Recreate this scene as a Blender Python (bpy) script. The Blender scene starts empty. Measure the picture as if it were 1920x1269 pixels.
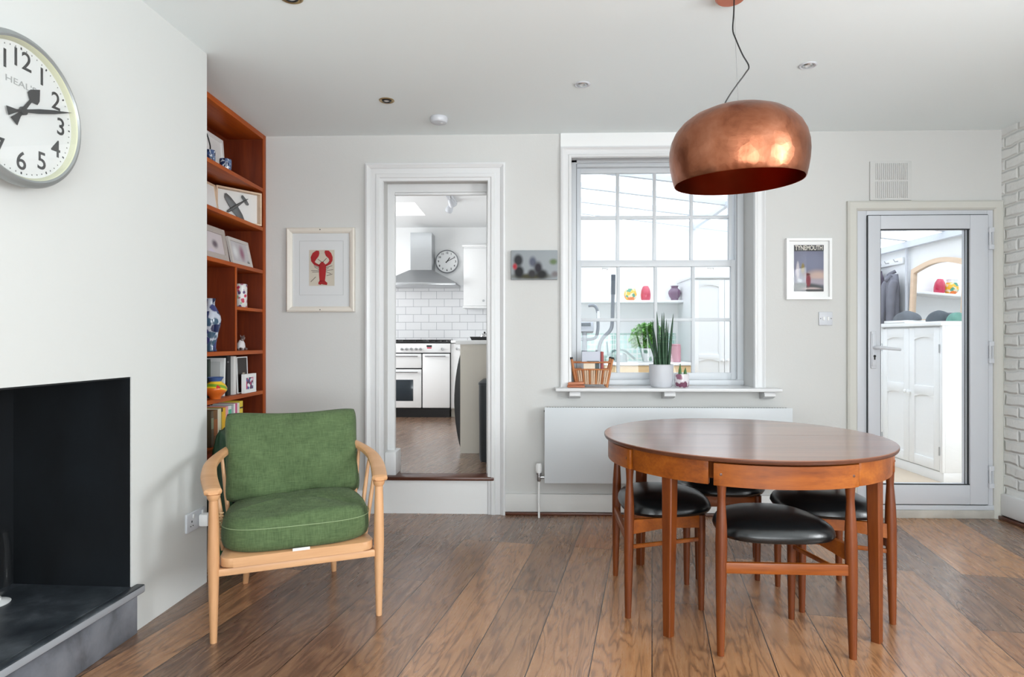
import bpy, bmesh, math, random
from mathutils import Vector, Matrix

# ------------------------------------------------------------------ camera, sky, lights, exposure
SC = bpy.context.scene
COL = SC.collection
F_PX, CAM_H, YAW, CX, CY = 1184.0, 1.15, math.radians(1.6), 960.0, 637.0
cam_data = bpy.data.cameras.new('camera')
cam = bpy.data.objects.new('camera', cam_data)
COL.objects.link(cam)
cam.location = (0, 0, CAM_H)
cam.rotation_euler = (math.radians(90), 0, YAW)
cam_data.sensor_width = 36
cam_data.lens = F_PX / 1920 * 36
cam_data.shift_y = (CY - 634.5) / 1920
cam_data.clip_start = 0.02
SC.camera = cam
SC.view_settings.view_transform = 'Standard'
SC.view_settings.look = 'None'
SC.view_settings.exposure = -0.04
SC.view_settings.gamma = 1.0
SC.view_settings.use_curve_mapping = False
try:
    SC.cycles.use_denoising = True
    SC.cycles.max_bounces = 10
    SC.cycles.transparent_max_bounces = 16
    SC.cycles.sample_clamp_indirect = 6
except Exception:
    pass

world = bpy.data.worlds.new('overcast_sky')
SC.world = world
world.use_nodes = True
bgn = world.node_tree.nodes['Background']
bgn.inputs[0].default_value = (0.93, 0.97, 1.0, 1)
bgn.inputs[1].default_value = 4.0


def area(name, loc, rot, sx, sy, power, color=(1, 1, 1)):
    l = bpy.data.lights.new(name, 'AREA')
    l.shape = 'RECTANGLE'
    l.size = sx
    l.size_y = sy
    l.energy = power
    l.color = color
    o = bpy.data.objects.new(name, l)
    COL.objects.link(o)
    o.location = loc
    o.rotation_euler = rot
    return o


R90 = math.radians(90)
# daylight outside the side window (right wall), and the kitchen skylight; the other two lamps are added fill
area('daylight_side_window', (3.42, 0.42, 1.55), (R90, 0, R90), 1.05, 1.0, 102, (0.94, 0.975, 1.0))
area('fill_light_rear', (0.9, -2.55, .80), (R90 + math.radians(48), 0, 0), 3.3, 1.3, 176, (0.90, 0.97, 1.0))  # added fill behind the camera, tilted up to brighten the ceiling
area('fill_light_kitchen', (-2.9, 6.2, 1.7), (R90, 0, -R90), 1.6, 1.3, 34, (1.0, 1.0, 1.0))  # added fill at an unseen opening in the kitchen's left wall
area('daylight_kitchen_skylight', (-1.4, 6.1, 2.95), (0, 0, 0), 1.3, 0.7, 14, (0.97, 0.99, 1.0))

# ------------------------------------------------------------------ picture measurements -> room coordinates
CS, SN = math.cos(YAW), math.sin(YAW)


def ray(px, py):
    a = (px - CX) / F_PX
    return Vector((-SN + CS * a, CS + SN * a, (CY - py) / F_PX))


def PY(px, py, y):
    r = ray(px, py)
    t = y / r.y
    return Vector((r.x * t, y, CAM_H + r.z * t))


def PZ(px, py, z):
    r = ray(px, py)
    t = (z - CAM_H) / r.z
    return Vector((r.x * t, r.y * t, z))


def PX(px, py, x):
    r = ray(px, py)
    t = x / r.x
    return Vector((x, r.y * t, CAM_H + r.z * t))


# ------------------------------------------------------------------ mesh helpers
class MB:
    def __init__(self):
        self.bm = bmesh.new()
        self.mi = 0

    def mat(self, i):
        self.mi = i
        return self

    def _faces(self, fs):
        for f in fs:
            f.material_index = self.mi

    def box(self, x0, x1, y0, y1, z0, z1, bev=0, seg=2, M=None):
        bm = bmesh.new()
        vs = [bm.verts.new((x, y, z)) for x in (x0, x1) for y in (y0, y1) for z in (z0, z1)]
        for idx in ((0, 1, 3, 2), (4, 6, 7, 5), (0, 4, 5, 1), (2, 3, 7, 6), (0, 2, 6, 4), (1, 5, 7, 3)):
            bm.faces.new([vs[i] for i in idx])
        if bev:
            bmesh.ops.bevel(bm, geom=list(bm.edges), offset=bev, segments=seg, profile=0.5, affect='EDGES', clamp_overlap=True)
        self._merge(bm, M)
        return self

    def _merge(self, bm, M=None):
        if M is not None:
            bmesh.ops.transform(bm, matrix=M, verts=bm.verts)
        bmesh.ops.recalc_face_normals(bm, faces=bm.faces)
        vm = {}
        for v in bm.verts:
            vm[v] = self.bm.verts.new(v.co)
        for f in bm.faces:
            try:
                nf = self.bm.faces.new([vm[v] for v in f.verts])
                nf.material_index = self.mi
            except ValueError:
                pass
        bm.free()

    def loft(self, rings, cap=True, close=False, M=None):
        bm = bmesh.new()
        vr = [[bm.verts.new(p) for p in r] for r in rings]
        n = len(rings[0])
        m = len(vr)
        for i in range(m if close else m - 1):
            a, b = vr[i], vr[(i + 1) % m]
            for j in range(n):
                bm.faces.new((a[j], a[(j + 1) % n], b[(j + 1) % n], b[j]))
        if cap and not close:
            bm.faces.new(vr[0])
            bm.faces.new(list(reversed(vr[-1])))
        self._merge(bm, M)
        return self

    def tube(self, pts, rad, seg=12, cap=True, close=False, flat=None, up=Vector((0, 0, 1)), M=None):
        """pts: list of points, rad: radius or list, flat: (width factor, height factor)"""
        pts = [Vector(p) for p in pts]
        n = len(pts)
        if not isinstance(rad, (list, tuple)):
            rad = [rad] * n
        rings = []
        prev = None
        for i, p in enumerate(pts):
            if close:
                t = pts[(i + 1) % n] - pts[i - 1]
            elif i == 0:
                t = pts[1] - p
            elif i == n - 1:
                t = p - pts[-2]
            else:
                t = pts[i + 1] - pts[i - 1]
            t.normalize()
            if prev is None:
                u = up if abs(t.dot(up)) < 0.95 else Vector((1, 0, 0))
                sde = t.cross(u).normalized()
            else:
                sde = (prev - t * prev.dot(t)).normalized()
            if flat is not None:
                u = up if abs(t.dot(up)) < 0.98 else Vector((0, 1, 0))
                sde = t.cross(u).normalized()
            nrm = sde.cross(t).normalized()
            prev = sde
            fw, fh = flat if flat is not None else (1, 1)
            r = rad[i]
            ring = []
            for k in range(seg):
                a = 2 * math.pi * k / seg
                c, s = math.cos(a), math.sin(a)
                if flat is not None:   # rounded-rectangle section
                    c = math.copysign(abs(c) ** 0.6, c)
                    s = math.copysign(abs(s) ** 0.6, s)
                ring.append(p + sde * c * r * fw + nrm * s * r * fh)
            rings.append(ring)
        return self.loft(rings, cap, close, M)

    def lathe(self, prof, c=(0, 0, 0), seg=40, M=None, cap=False):
        bm = bmesh.new()
        rings = []
        for r, z in prof:
            if r < 1e-5:
                rings.append([bm.verts.new((c[0], c[1], c[2] + z))])
            else:
                rings.append([bm.verts.new((c[0] + r * math.cos(2 * math.pi * k / seg), c[1] + r * math.sin(2 * math.pi * k / seg), c[2] + z)) for k in range(seg)])
        for a, b in zip(rings, rings[1:]):
            for k in range(seg):
                k2 = (k + 1) % seg
                if len(a) == 1 and len(b) == 1:
                    continue
                if len(a) == 1:
                    bm.faces.new((a[0], b[k2], b[k]))
                elif len(b) == 1:
                    bm.faces.new((a[k], a[k2], b[0]))
                else:
                    bm.faces.new((a[k], a[k2], b[k2], b[k]))
        self._merge(bm, M)
        return self

    def prism(self, pts, lo, hi, axis='z', bev=0, M=None):
        """extrude a 2-D outline; axis z: (x,y) outline, y: (x,z), x: (y,z)"""
        bm = bmesh.new()
        def mk(p, h):
            return {'z': (p[0], p[1], h), 'y': (p[0], h, p[1]), 'x': (h, p[0], p[1])}[axis]
        a = [bm.verts.new(mk(p, lo)) for p in pts]
        b = [bm.verts.new(mk(p, hi)) for p in pts]
        n = len(pts)
        bm.faces.new(a)
        bm.faces.new(list(reversed(b)))
        for i in range(n):
            bm.faces.new((a[i], b[i], b[(i + 1) % n], a[(i + 1) % n]))
        if bev:
            bmesh.ops.bevel(bm, geom=list(bm.edges), offset=bev, segments=2, profile=0.5, affect='EDGES', clamp_overlap=True)
        self._merge(bm, M)
        return self

    def ring_frame(self, x0, x1, z0, z1, prof, M=None):
        """mitred frame in the xz plane; prof = list of (inset, y) around the section"""
        rings = []
        for (sx, sz) in ((0, 0), (1, 0), (1, 1), (0, 1)):
            ring = []
            for ins, y in prof:
                x = (x0 + ins) if sx == 0 else (x1 - ins)
                z = (z0 + ins) if sz == 0 else (z1 - ins)
                ring.append((x, y, z))
            rings.append(ring)
        return self.loft(rings, cap=False, close=True, M=M)

    def arc(self, c, r0, r1, a0, a1, z0, z1, seg=24, bev=0, M=None):
        """curved board: ring segment (angles in degrees, 0 = -y, positive towards +x)"""
        out = []
        for k in range(seg + 1):
            a = math.radians(a0 + (a1 - a0) * k / seg)
            out.append((c[0] + r1 * math.sin(a), c[1] - r1 * math.cos(a)))
        for k in range(seg, -1, -1):
            a = math.radians(a0 + (a1 - a0) * k / seg)
            out.append((c[0] + r0 * math.sin(a), c[1] - r0 * math.cos(a)))
        return self.prism(out, z0, z1, 'z', bev, M)

    def build(self, name, mats, parent=None, smooth=True, sub=0, angle=38):
        bm = self.bm
        bm.normal_update()
        for f in bm.faces:
            f.smooth = smooth
        if smooth:
            lim = math.radians(angle)
            for e in bm.edges:
                if len(e.link_faces) == 2 and e.calc_face_angle(0) > lim:
                    e.smooth = False
        me = bpy.data.meshes.new(name)
        bm.to_mesh(me)
        bm.free()
        o = bpy.data.objects.new(name, me)
        COL.objects.link(o)
        if not isinstance(mats, (list, tuple)):
            mats = [mats]
        for m in mats:
            me.materials.append(m)
        if parent is not None:
            o.parent = parent
        if sub:
            md = o.modifiers.new('sub', 'SUBSURF')
            md.levels = sub
            md.render_levels = sub
        return o


def tag(o, label, cat, group=None, kind=None):
    if label:
        o['label'] = label
    if cat:
        o['category'] = cat
    if group:
        o['group'] = group
    if kind:
        o['kind'] = kind
    return o


def thing(name, label, cat, loc=(0, 0, 0), rz=0, group=None):
    o = bpy.data.objects.new(name, None)
    o.empty_display_size = 0.1
    COL.objects.link(o)
    o.location = loc
    o.rotation_euler = (0, 0, rz)
    return tag(o, label, cat, group)


def struct(o):
    o['kind'] = 'structure'
    return o


def copy_tree(o, parent=None):
    c = o.copy()
    COL.objects.link(c)
    c.parent = parent
    for ch in list(o.children):
        copy_tree(ch, c)
    return c


def text_mesh(s, size, mat, name, parent, M, extrude=0.0004, align='CENTER', width=None, bold=0.0, shear=0):
    cu = bpy.data.curves.new('txt', 'FONT')
    cu.body = s
    cu.size = size
    cu.align_x = align
    cu.align_y = 'CENTER'
    cu.extrude = extrude
    cu.offset = bold
    cu.resolution_u = 4
    t = bpy.data.objects.new('txt', cu)
    COL.objects.link(t)
    bpy.context.view_layer.update()
    dg = bpy.context.evaluated_depsgraph_get()
    me = bpy.data.meshes.new_from_object(t.evaluated_get(dg))
    bpy.data.objects.remove(t)
    if width:
        xs = [v.co.x for v in me.vertices]
        k = width / max(1e-6, max(xs) - min(xs))
        me.transform(Matrix.Diagonal((k, 1, 1, 1)))
    me.transform(M)
    me.materials.clear()
    me.materials.append(mat)
    me.name = name
    o = bpy.data.objects.new(name, me)
    COL.objects.link(o)
    if parent is not None:
        o.parent = parent
    return o


# ------------------------------------------------------------------ materials
def srgb(r, g, b):
    def f(c):
        c /= 255.0
        return c / 12.92 if c <= 0.04045 else ((c + 0.055) / 1.055) ** 2.4
    return (f(r), f(g), f(b), 1)


class NT:
    def __init__(self, name):
        self.m = bpy.data.materials.new(name)
        self.m.use_nodes = True
        self.t = self.m.node_tree
        self.n = self.t.nodes
        self.l = self.t.links
        self.b = self.n['Principled BSDF']
        self.out = self.n['Material Output']

    def new(self, typ, **kw):
        nd = self.n.new(typ)
        for k, v in kw.items():
            setattr(nd, k, v)
        return nd

    def link(self, a, b):
        self.l.new(a, b)

    def coords(self, scale=(1, 1, 1), rot=(0, 0, 0), loc=(0, 0, 0), kind='Object'):
        tc = self.new('ShaderNodeTexCoord')
        mp = self.new('ShaderNodeMapping')
        mp.inputs['Scale'].default_value = scale
        mp.inputs['Rotation'].default_value = rot
        mp.inputs['Location'].default_value = loc
        self.link(tc.outputs[kind], mp.inputs['Vector'])
        return mp.outputs['Vector']

    def noise(self, vec, scale=5, detail=4, rough=0.5, dist=0.0):
        nd = self.new('ShaderNodeTexNoise')
        nd.inputs['Scale'].default_value = scale
        nd.inputs['Detail'].default_value = detail
        nd.inputs['Roughness'].default_value = rough
        nd.inputs['Distortion'].default_value = dist
        if vec is not None:
            self.link(vec, nd.inputs['Vector'])
        return nd.outputs['Fac']

    def ramp(self, fac, stops, interp='LINEAR'):
        nd = self.new('ShaderNodeValToRGB')
        nd.color_ramp.interpolation = interp
        el = nd.color_ramp.elements
        while len(el) > 1:
            el.remove(el[0])
        el[0].position = stops[0][0]
        el[0].color = stops[0][1]
        for p, c in stops[1:]:
            e = el.new(p)
            e.color = c
        self.link(fac, nd.inputs[0])
        return nd.outputs['Color']

    def math(self, op, a, b=None, c=None):
        nd = self.new('ShaderNodeMath', operation=op)
        for i, v in enumerate((a, b, c)):
            if v is None:
                continue
            if isinstance(v, (int, float)):
                nd.inputs[i].default_value = v
            else:
                self.link(v, nd.inputs[i])
        return nd.outputs[0]

    def mix(self, fac, a, b, mode='MIX'):
        nd = self.new('ShaderNodeMix', data_type='RGBA', blend_type=mode)
        for i, v in ((0, fac), (6, a), (7, b)):
            if isinstance(v, (int, float)):
                nd.inputs[i].default_value = v
            elif isinstance(v, tuple):
                nd.inputs[i].default_value = v
            else:
                self.link(v, nd.inputs[i])
        return nd.outputs[2]

    def bump(self, h, strength=0.3, dist=0.01):
        nd = self.new('ShaderNodeBump')
        nd.inputs['Strength'].default_value = strength
        nd.inputs['Distance'].default_value = dist
        self.link(h, nd.inputs['Height'])
        self.link(nd.outputs[0], self.b.inputs['Normal'])

    def set(self, **kw):
        for k, v in kw.items():
            k = k.replace('_', ' ')
            if isinstance(v, (int, float, tuple)):
                self.b.inputs[k].default_value = v
            else:
                self.link(v, self.b.inputs[k])
        return self


def plain(name, col, rough=0.5, metal=0.0, spec=0.5, bump=0.0, bscale=60, var=0.0, coat=0.0):
    t = NT(name)
    c = srgb(*col)
    v = t.coords()
    if var > 0:
        f = t.noise(v, 6, 5)
        d = tuple(x * (1 - var) for x in c[:3]) + (1,)
        l = tuple(min(1, x * (1 + var * .6)) for x in c[:3]) + (1,)
        t.set(Base_Color=t.ramp(f, [(0.3, d), (0.7, l)]))
    else:
        t.set(Base_Color=c)
    t.set(Roughness=rough, Metallic=metal, Specular_IOR_Level=spec, Coat_Weight=coat)
    if coat:
        t.set(Coat_Roughness=0.12)
    if bump > 0:
        t.bump(t.noise(v, bscale, 4), bump, 0.004)
    return t.m


def wood(name, c0, c1, c2, axis='x', scale=1.0, rough=0.35, coat=0.0, spec=0.5):
    """fine straight grain running along one axis"""
    t = NT(name)
    s = {'x': (1.2, 16, 16), 'y': (16, 1.2, 16), 'z': (16, 16, 1.2)}[axis]
    v = t.coords(tuple(a * scale for a in s))
    big = t.noise(v, 1.0, 3, .5, .4)
    fine = t.noise(v, 7.0, 5, .6, .2)
    f = t.math('ADD', t.math('MULTIPLY', big, .65), t.math('MULTIPLY', fine, .35))
    t.set(Base_Color=t.ramp(f, [(0.30, srgb(*c0)), (0.5, srgb(*c1)), (0.70, srgb(*c2))]), Roughness=rough, Coat_Weight=coat, Specular_IOR_Level=spec)
    if coat:
        t.set(Coat_Roughness=0.18)
    t.bump(fine, 0.08, 0.002)
    return t.m


def floor_mat(name, angle, c_list, loc=(0, 0, 0)):
    t = NT(name)
    v = t.coords(rot=(0, 0, angle), loc=loc)
    # planks run along local y: brick texture rows must follow x -> swap axes
    sep = t.new('ShaderNodeSeparateXYZ')
    t.link(v, sep.inputs[0])
    cmb = t.new('ShaderNodeCombineXYZ')
    t.link(sep.outputs['Y'], cmb.inputs['X'])
    t.link(sep.outputs['X'], cmb.inputs['Y'])
    br = t.new('ShaderNodeTexBrick')
    br.offset = 0.37
    br.offset_frequency = 3
    br.inputs['Scale'].default_value = 1.0
    br.inputs['Mortar Size'].default_value = 0.0022
    br.inputs['Mortar Smooth'].default_value = 0.3
    br.inputs['Bias'].default_value = 0.0
    br.inputs['Brick Width'].default_value = 1.75
    br.inputs['Row Height'].default_value = 0.212
    br.inputs['Color1'].default_value = (0, 0, 0, 1)
    br.inputs['Color2'].default_value = (1, 1, 1, 1)
    br.inputs['Mortar'].default_value = (0.5, 0.5, 0.5, 1)
    t.link(cmb.outputs[0], br.inputs['Vector'])
    rnd = t.new('ShaderNodeSeparateColor')
    t.link(br.outputs['Color'], rnd.inputs[0])
    rv = rnd.outputs[0]
    plank = t.ramp(rv, [(i / (len(c_list) - 1), srgb(*c)) for i, c in enumerate(c_list)])
    # grain coordinates: stretched along the plank, shifted per plank
    g = t.new('ShaderNodeCombineXYZ')
    t.link(t.math('ADD', t.math('MULTIPLY', sep.outputs['X'], 9.0), t.math('MULTIPLY', rv, 37.0)), g.inputs['X'])
    t.link(t.math('ADD', t.math('MULTIPLY', sep.outputs['Y'], 1.3), t.math('MULTIPLY', rv, 19.0)), g.inputs['Y'])
    t.link(t.math('MULTIPLY', rv, 11.0), g.inputs['Z'])
    n1 = t.noise(g.outputs[0], 0.9, 3, .5, .5)
    contour = t.math('SINE', t.math('MULTIPLY', n1, 78.0))
    contour = t.math('MULTIPLY_ADD', contour, 0.5, 0.5)
    g2 = t.new('ShaderNodeVectorMath', operation='MULTIPLY')
    t.link(g.outputs[0], g2.inputs[0])
    g2.inputs[1].default_value = (3.0, 1.2, 1)
    n2 = t.noise(g2.outputs[0], 2.0, 6, .65)
    n3 = t.noise(v, 2.2, 3, .5)
    c1 = t.mix(t.math('MULTIPLY', t.math('POWER', contour, 3.0), 0.20), plank, srgb(196, 156, 116), 'MIX')
    dark = t.math('MULTIPLY', t.math('POWER', t.math('SUBTRACT', 1.0, contour), 5.0), 0.50)
    c2 = t.mix(dark, c1, srgb(58, 38, 28), 'MIX')
    c3 = t.mix(t.ramp(n2, [(0.35, (0, 0, 0, 1)), (0.75, (0.24, 0.24, 0.24, 1))]), c2, srgb(72, 48, 36), 'MIX')
    c4 = t.mix(t.math('MULTIPLY', n3, 0.22), c3, srgb(150, 118, 92), 'MIX')
    c5 = t.mix(br.outputs['Fac'], c4, srgb(38, 26, 20), 'MIX')
    t.set(Base_Color=c5, Specular_IOR_Level=0.6)
    t.set(Roughness=t.math('MULTIPLY_ADD', n2, 0.16, 0.20), Coat_Weight=.35, Coat_Roughness=.25)
    hgt = t.math('SUBTRACT', t.math('MULTIPLY_ADD', contour, -0.3, t.math('MULTIPLY', n2, 0.2)), t.math('MULTIPLY', br.outputs['Fac'], 1.0))
    t.bump(hgt, 0.14, 0.0022)
    return t.m


def brick_mat(name, col, mort, bw, rh, ms, rough=0.5, bump=0.5, spec=0.5, var=0.03, dist=0.0, swap=None, coat=0.0, bd=0.006, loc=(0, 0, 0)):
    """courses on a vertical wall; swap 'xz' or 'yz' picks the wall plane"""
    t = NT(name)
    v = t.coords(loc=loc)
    sep = t.new('ShaderNodeSeparateXYZ')
    t.link(v, sep.inputs[0])
    cmb = t.new('ShaderNodeCombineXYZ')
    t.link(sep.outputs['X' if swap == 'xz' else 'Y'], cmb.inputs['X'])
    t.link(sep.outputs['Z'], cmb.inputs['Y'])
    vec = cmb.outputs[0]
    if dist:
        nz = t.new('ShaderNodeTexNoise')
        nz.inputs['Scale'].default_value = 7
        t.link(v, nz.inputs['Vector'])
        vm = t.new('ShaderNodeVectorMath', operation='MULTIPLY_ADD')
        t.link(nz.outputs['Color'], vm.inputs[0])
        vm.inputs[1].default_value = (dist, dist, dist)
        t.link(vec, vm.inputs[2])
        vec = vm.outputs[0]
    br = t.new('ShaderNodeTexBrick')
    br.inputs['Scale'].default_value = 1.0
    br.inputs['Mortar Size'].default_value = ms
    br.inputs['Mortar Smooth'].default_value = 1.0 if dist else 0.15
    br.inputs['Brick Width'].default_value = bw
    br.inputs['Row Height'].default_value = rh
    c = srgb(*col)
    br.inputs['Color1'].default_value = tuple(x * (1 - var) for x in c[:3]) + (1,)
    br.inputs['Color2'].default_value = c
    br.inputs['Mortar'].default_value = srgb(*mort)
    t.link(vec, br.inputs['Vector'])
    t.set(Base_Color=br.outputs['Color'], Roughness=rough, Specular_IOR_Level=spec, Coat_Weight=coat)
    h = t.math('MULTIPLY', br.outputs['Fac'], -1.0)
    if dist:
        h = t.math('ADD', h, t.math('MULTIPLY', t.noise(v, 14, 5, .6), 1.1))
    t.bump(h, bump, bd)
    return t.m


def blobs(name, base, items, rough=0.6, plane='xz'):
    """soft coloured patches of a printed picture: items = (x, z, rx, rz, colour, sharp)"""
    t = NT(name)
    tc = t.new('ShaderNodeTexCoord')
    col = srgb(*base)
    for (x, z, rx, rz, c, sh) in items:
        mp = t.new('ShaderNodeMapping')
        if plane == 'xz':
            mp.inputs['Location'].default_value = (-x / rx, 0, -z / rz)
            mp.inputs['Scale'].default_value = (1 / rx, 0.0001, 1 / rz)
        else:
            mp.inputs['Location'].default_value = (0, -x / rx, -z / rz)
            mp.inputs['Scale'].default_value = (0.0001, 1 / rx, 1 / rz)
        t.link(tc.outputs['Object'], mp.inputs['Vector'])
        ln = t.new('ShaderNodeVectorMath', operation='LENGTH')
        t.link(mp.outputs[0], ln.inputs[0])
        mr = t.new('ShaderNodeMapRange', interpolation_type='SMOOTHSTEP')
        mr.inputs['From Min'].default_value = 1.0
        mr.inputs['From Max'].default_value = sh
        mr.inputs['To Min'].default_value = 0
        mr.inputs['To Max'].default_value = 1
        t.link(ln.outputs['Value'], mr.inputs['Value'])
        col = t.mix(mr.outputs[0], col, srgb(*c))
    t.set(Base_Color=col, Roughness=rough)
    return t.m


def spots(name, base, cols, scale=20, rough=0.25, thr=0.5, coat=0.3):
    """glazed pottery with a painted pattern"""
    t = NT(name)
    v = t.coords()
    vo = t.new('ShaderNodeTexVoronoi')
    vo.inputs['Scale'].default_value = scale
    t.link(v, vo.inputs['Vector'])
    nz = t.noise(v, scale * .6, 3, .5, 1.0)
    sp = t.new('ShaderNodeSeparateColor')
    t.link(vo.outputs['Color'], sp.inputs[0])
    stops = [(i / len(cols), srgb(*c)) for i, c in enumerate(cols)]
    pc = t.ramp(sp.outputs[0], stops, 'CONSTANT')
    m = t.ramp(t.math('ADD', t.math('MULTIPLY', nz, .6), t.math('MULTIPLY', vo.outputs['Distance'], .45)), [(thr - .03, (1, 1, 1, 1)), (thr + .03, (0, 0, 0, 1))])
    t.set(Base_Color=t.mix(m, srgb(*base), pc), Roughness=rough, Coat_Weight=coat)
    return t.m


def glass_mat(name, tint=(1, 1, 1, 1), refl=0.5):
    t = NT(name)
    for nd in list(t.n):
        if nd.type != 'OUTPUT_MATERIAL':
            t.n.remove(nd)
    tr = t.new('ShaderNodeBsdfTransparent')
    tr.inputs[0].default_value = tint
    gl = t.new('ShaderNodeBsdfGlossy')
    gl.inputs['Roughness'].default_value = 0.01
    fr = t.new('ShaderNodeFresnel')
    fr.inputs['IOR'].default_value = 1.45
    mx = t.new('ShaderNodeMixShader')
    t.link(t.math('MULTIPLY', fr.outputs[0], refl), mx.inputs[0])
    t.link(tr.outputs[0], mx.inputs[1])
    t.link(gl.outputs[0], mx.inputs[2])
    t.link(mx.outputs[0], t.out.inputs['Surface'])
    return t.m


def fabric(name, c0, c1, rough=0.9):
    t = NT(name)
    v = t.coords((1, 1, 1))
    wx = t.noise(t.coords((420, 40, 26)), 1.0, 3, .6)
    wz = t.noise(t.coords((26, 40, 420)), 1.0, 3, .6)
    f = t.math('MULTIPLY_ADD', t.math('ADD', wx, wz), 0.42, t.math('MULTIPLY', t.noise(v, 9, 4), 0.16))
    t.set(Base_Color=t.ramp(f, [(0.36, srgb(*c0)), (0.64, srgb(*c1))]), Roughness=rough, Specular_IOR_Level=0.2)
    t.set(Sheen_Weight=0.04)
    t.bump(f, 0.35, 0.002)
    return t.m


m_wall = plain('wall_paint', (210, 210, 208), .85, spec=.2, bump=.12, bscale=90)
m_wall_l = plain('chimney_paint', (210, 212, 210), .8, spec=.25, bump=.10, bscale=40)
m_ceil = plain('ceiling_paint', (242, 249, 250), .9, spec=.15, bump=.05, bscale=50)
m_trim = plain('gloss_white_trim', (224, 225, 226), .32, spec=.5)
m_sash = plain('sash_paint', (214, 218, 222), .35)
m_upvc = plain('white_plastic', (208, 211, 217), .3)
m_rad = plain('radiator_enamel', (212, 217, 221), .35)
m_white = plain('white_paint', (242, 243, 243), .45)
m_gap = plain('shadow_gap_rubber', (52, 55, 58), .8)
m_floor = floor_mat('oak_boards', math.radians(10.9), [(104, 76, 60), (196, 138, 88), (140, 98, 72), (116, 90, 76), (190, 136, 92), (100, 78, 66), (172, 114, 74)])
m_kfloor = floor_mat('kitchen_boards', math.radians(14), [(110, 82, 66), (128, 98, 78), (104, 84, 72), (118, 90, 74)], (0.3, 0.7, 0))
m_brick = brick_mat('painted_brick', (236, 237, 235), (234, 235, 232), 0.225, 0.075, 0.016, .55, 0.9, .10, .03, 0.035, 'yz', bd=0.012)
m_tile = brick_mat('metro_tile', (240, 241, 243), (176, 178, 182), 0.196, 0.098, 0.0028, .12, 0.4, .6, .02, 0, 'xz', bd=0.003)
m_mosaic = NT('green_mosaic')
_v = m_mosaic.coords()
_b = m_mosaic.new('ShaderNodeTexBrick')
_b.offset = 0
_b.inputs['Scale'].default_value = 1
_b.inputs['Brick Width'].default_value = 0.05
_b.inputs['Row Height'].default_value = 0.05
_b.inputs['Mortar Size'].default_value = 0.004
_b.inputs['Color1'].default_value = srgb(150, 196, 186)
_b.inputs['Color2'].default_value = srgb(186, 216, 206)
_b.inputs['Mortar'].default_value = srgb(225, 232, 230)
_s = m_mosaic.new('ShaderNodeSeparateXYZ')
_c = m_mosaic.new('ShaderNodeCombineXYZ')
m_mosaic.link(_v, _s.inputs[0])
m_mosaic.link(_s.outputs['X'], _c.inputs['X'])
m_mosaic.link(_s.outputs['Z'], _c.inputs['Y'])
m_mosaic.link(_c.outputs[0], _b.inputs['Vector'])
m_mosaic.set(Base_Color=_b.outputs['Color'], Roughness=.2)
m_mosaic = m_mosaic.m
teak_x = wood('teak_x', (110, 50, 8), (144, 74, 14), (168, 94, 26), 'x', 1, .4, .12, .4)
teak_z = wood('teak_z', (84, 36, 8), (108, 50, 12), (128, 64, 18), 'z', 1, .4, .12, .4)
teak_top = wood('teak_top', (112, 68, 46), (136, 84, 58), (154, 100, 72), 'x', .8, .3, 1.0)
teak_edge = wood('teak_edge', (70, 40, 28), (88, 50, 34), (104, 62, 42), 'x', 1, .35, .2)
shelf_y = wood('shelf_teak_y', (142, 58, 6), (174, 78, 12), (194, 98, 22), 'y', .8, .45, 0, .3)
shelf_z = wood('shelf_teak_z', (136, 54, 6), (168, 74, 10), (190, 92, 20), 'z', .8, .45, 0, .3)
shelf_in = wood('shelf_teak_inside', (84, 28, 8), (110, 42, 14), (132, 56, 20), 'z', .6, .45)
beech = wood('beech', (190, 140, 98), (206, 157, 113), (218, 172, 130), 'z', .7, .4)
beech_x = wood('beech_x', (190, 140, 98), (206, 157, 113), (218, 172, 130), 'x', .7, .4)
pine = wood('pine', (222, 184, 130), (232, 198, 148), (240, 210, 164), 'x', .6, .45)
oakpale = wood('pale_oak', (214, 184, 156), (224, 196, 168), (232, 206, 180), 'x', .8, .5)
tread = wood('dark_tread', (70, 38, 26), (90, 50, 34), (106, 62, 44), 'x', 1, .3)
m_green = fabric('green_linen', (66, 84, 54), (100, 120, 82))
m_vinyl = plain('black_vinyl', (14, 17, 19), .28, spec=.55, bump=.08, bscale=220)
m_glass = glass_mat('window_glass', (.985, .99, .99, 1), .45)
m_clockglass = glass_mat('clock_glass', (.99, .99, .988, 1), .16)
m_steel = plain('brushed_steel', (186, 188, 190), .28, 1.0)
m_chrome = plain('chrome', (205, 206, 208), .12, 1.0)
m_darkmetal = plain('dark_metal', (60, 60, 60), .4, 1.0)
m_black = plain('black_plastic', (18, 18, 20), .35)
m_ink = plain('black_ink', (40, 42, 44), .6)
m_greyink = plain('grey_ink', (165, 168, 168), .6)
m_case = plain('clock_case_grey', (148, 152, 152), .35, .3)
m_face = plain('clock_face_white', (226, 229, 229), .5)
m_cream = plain('clock_bezel_cream', (205, 207, 180), .5)
m_slate = NT('slate')
_v = m_slate.coords()
m_slate.set(Base_Color=m_slate.ramp(m_slate.noise(_v, 7, 7, .65, .4), [(0.3, srgb(34, 39, 45)), (0.5, srgb(58, 64, 70)), (0.72, srgb(98, 104, 110))]), Roughness=.42)
m_slate.bump(m_slate.noise(_v, 30, 6), .15, .004)
m_slate = m_slate.m
m_slate_e = plain('slate_lit_edge', (158, 162, 168), .4, var=.06)  # paler slate, window light on the slab edge put into the colour
m_slate_f = NT('slate_painted_face')
_v = m_slate_f.coords((1, 1.5, .7))
m_slate_f.set(Base_Color=m_slate_f.ramp(m_slate_f.noise(_v, 5, 6, .6, .3), [(0.3, srgb(60, 64, 70)), (0.5, srgb(112, 116, 124)), (0.75, srgb(142, 146, 154))]), Roughness=.4)
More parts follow.
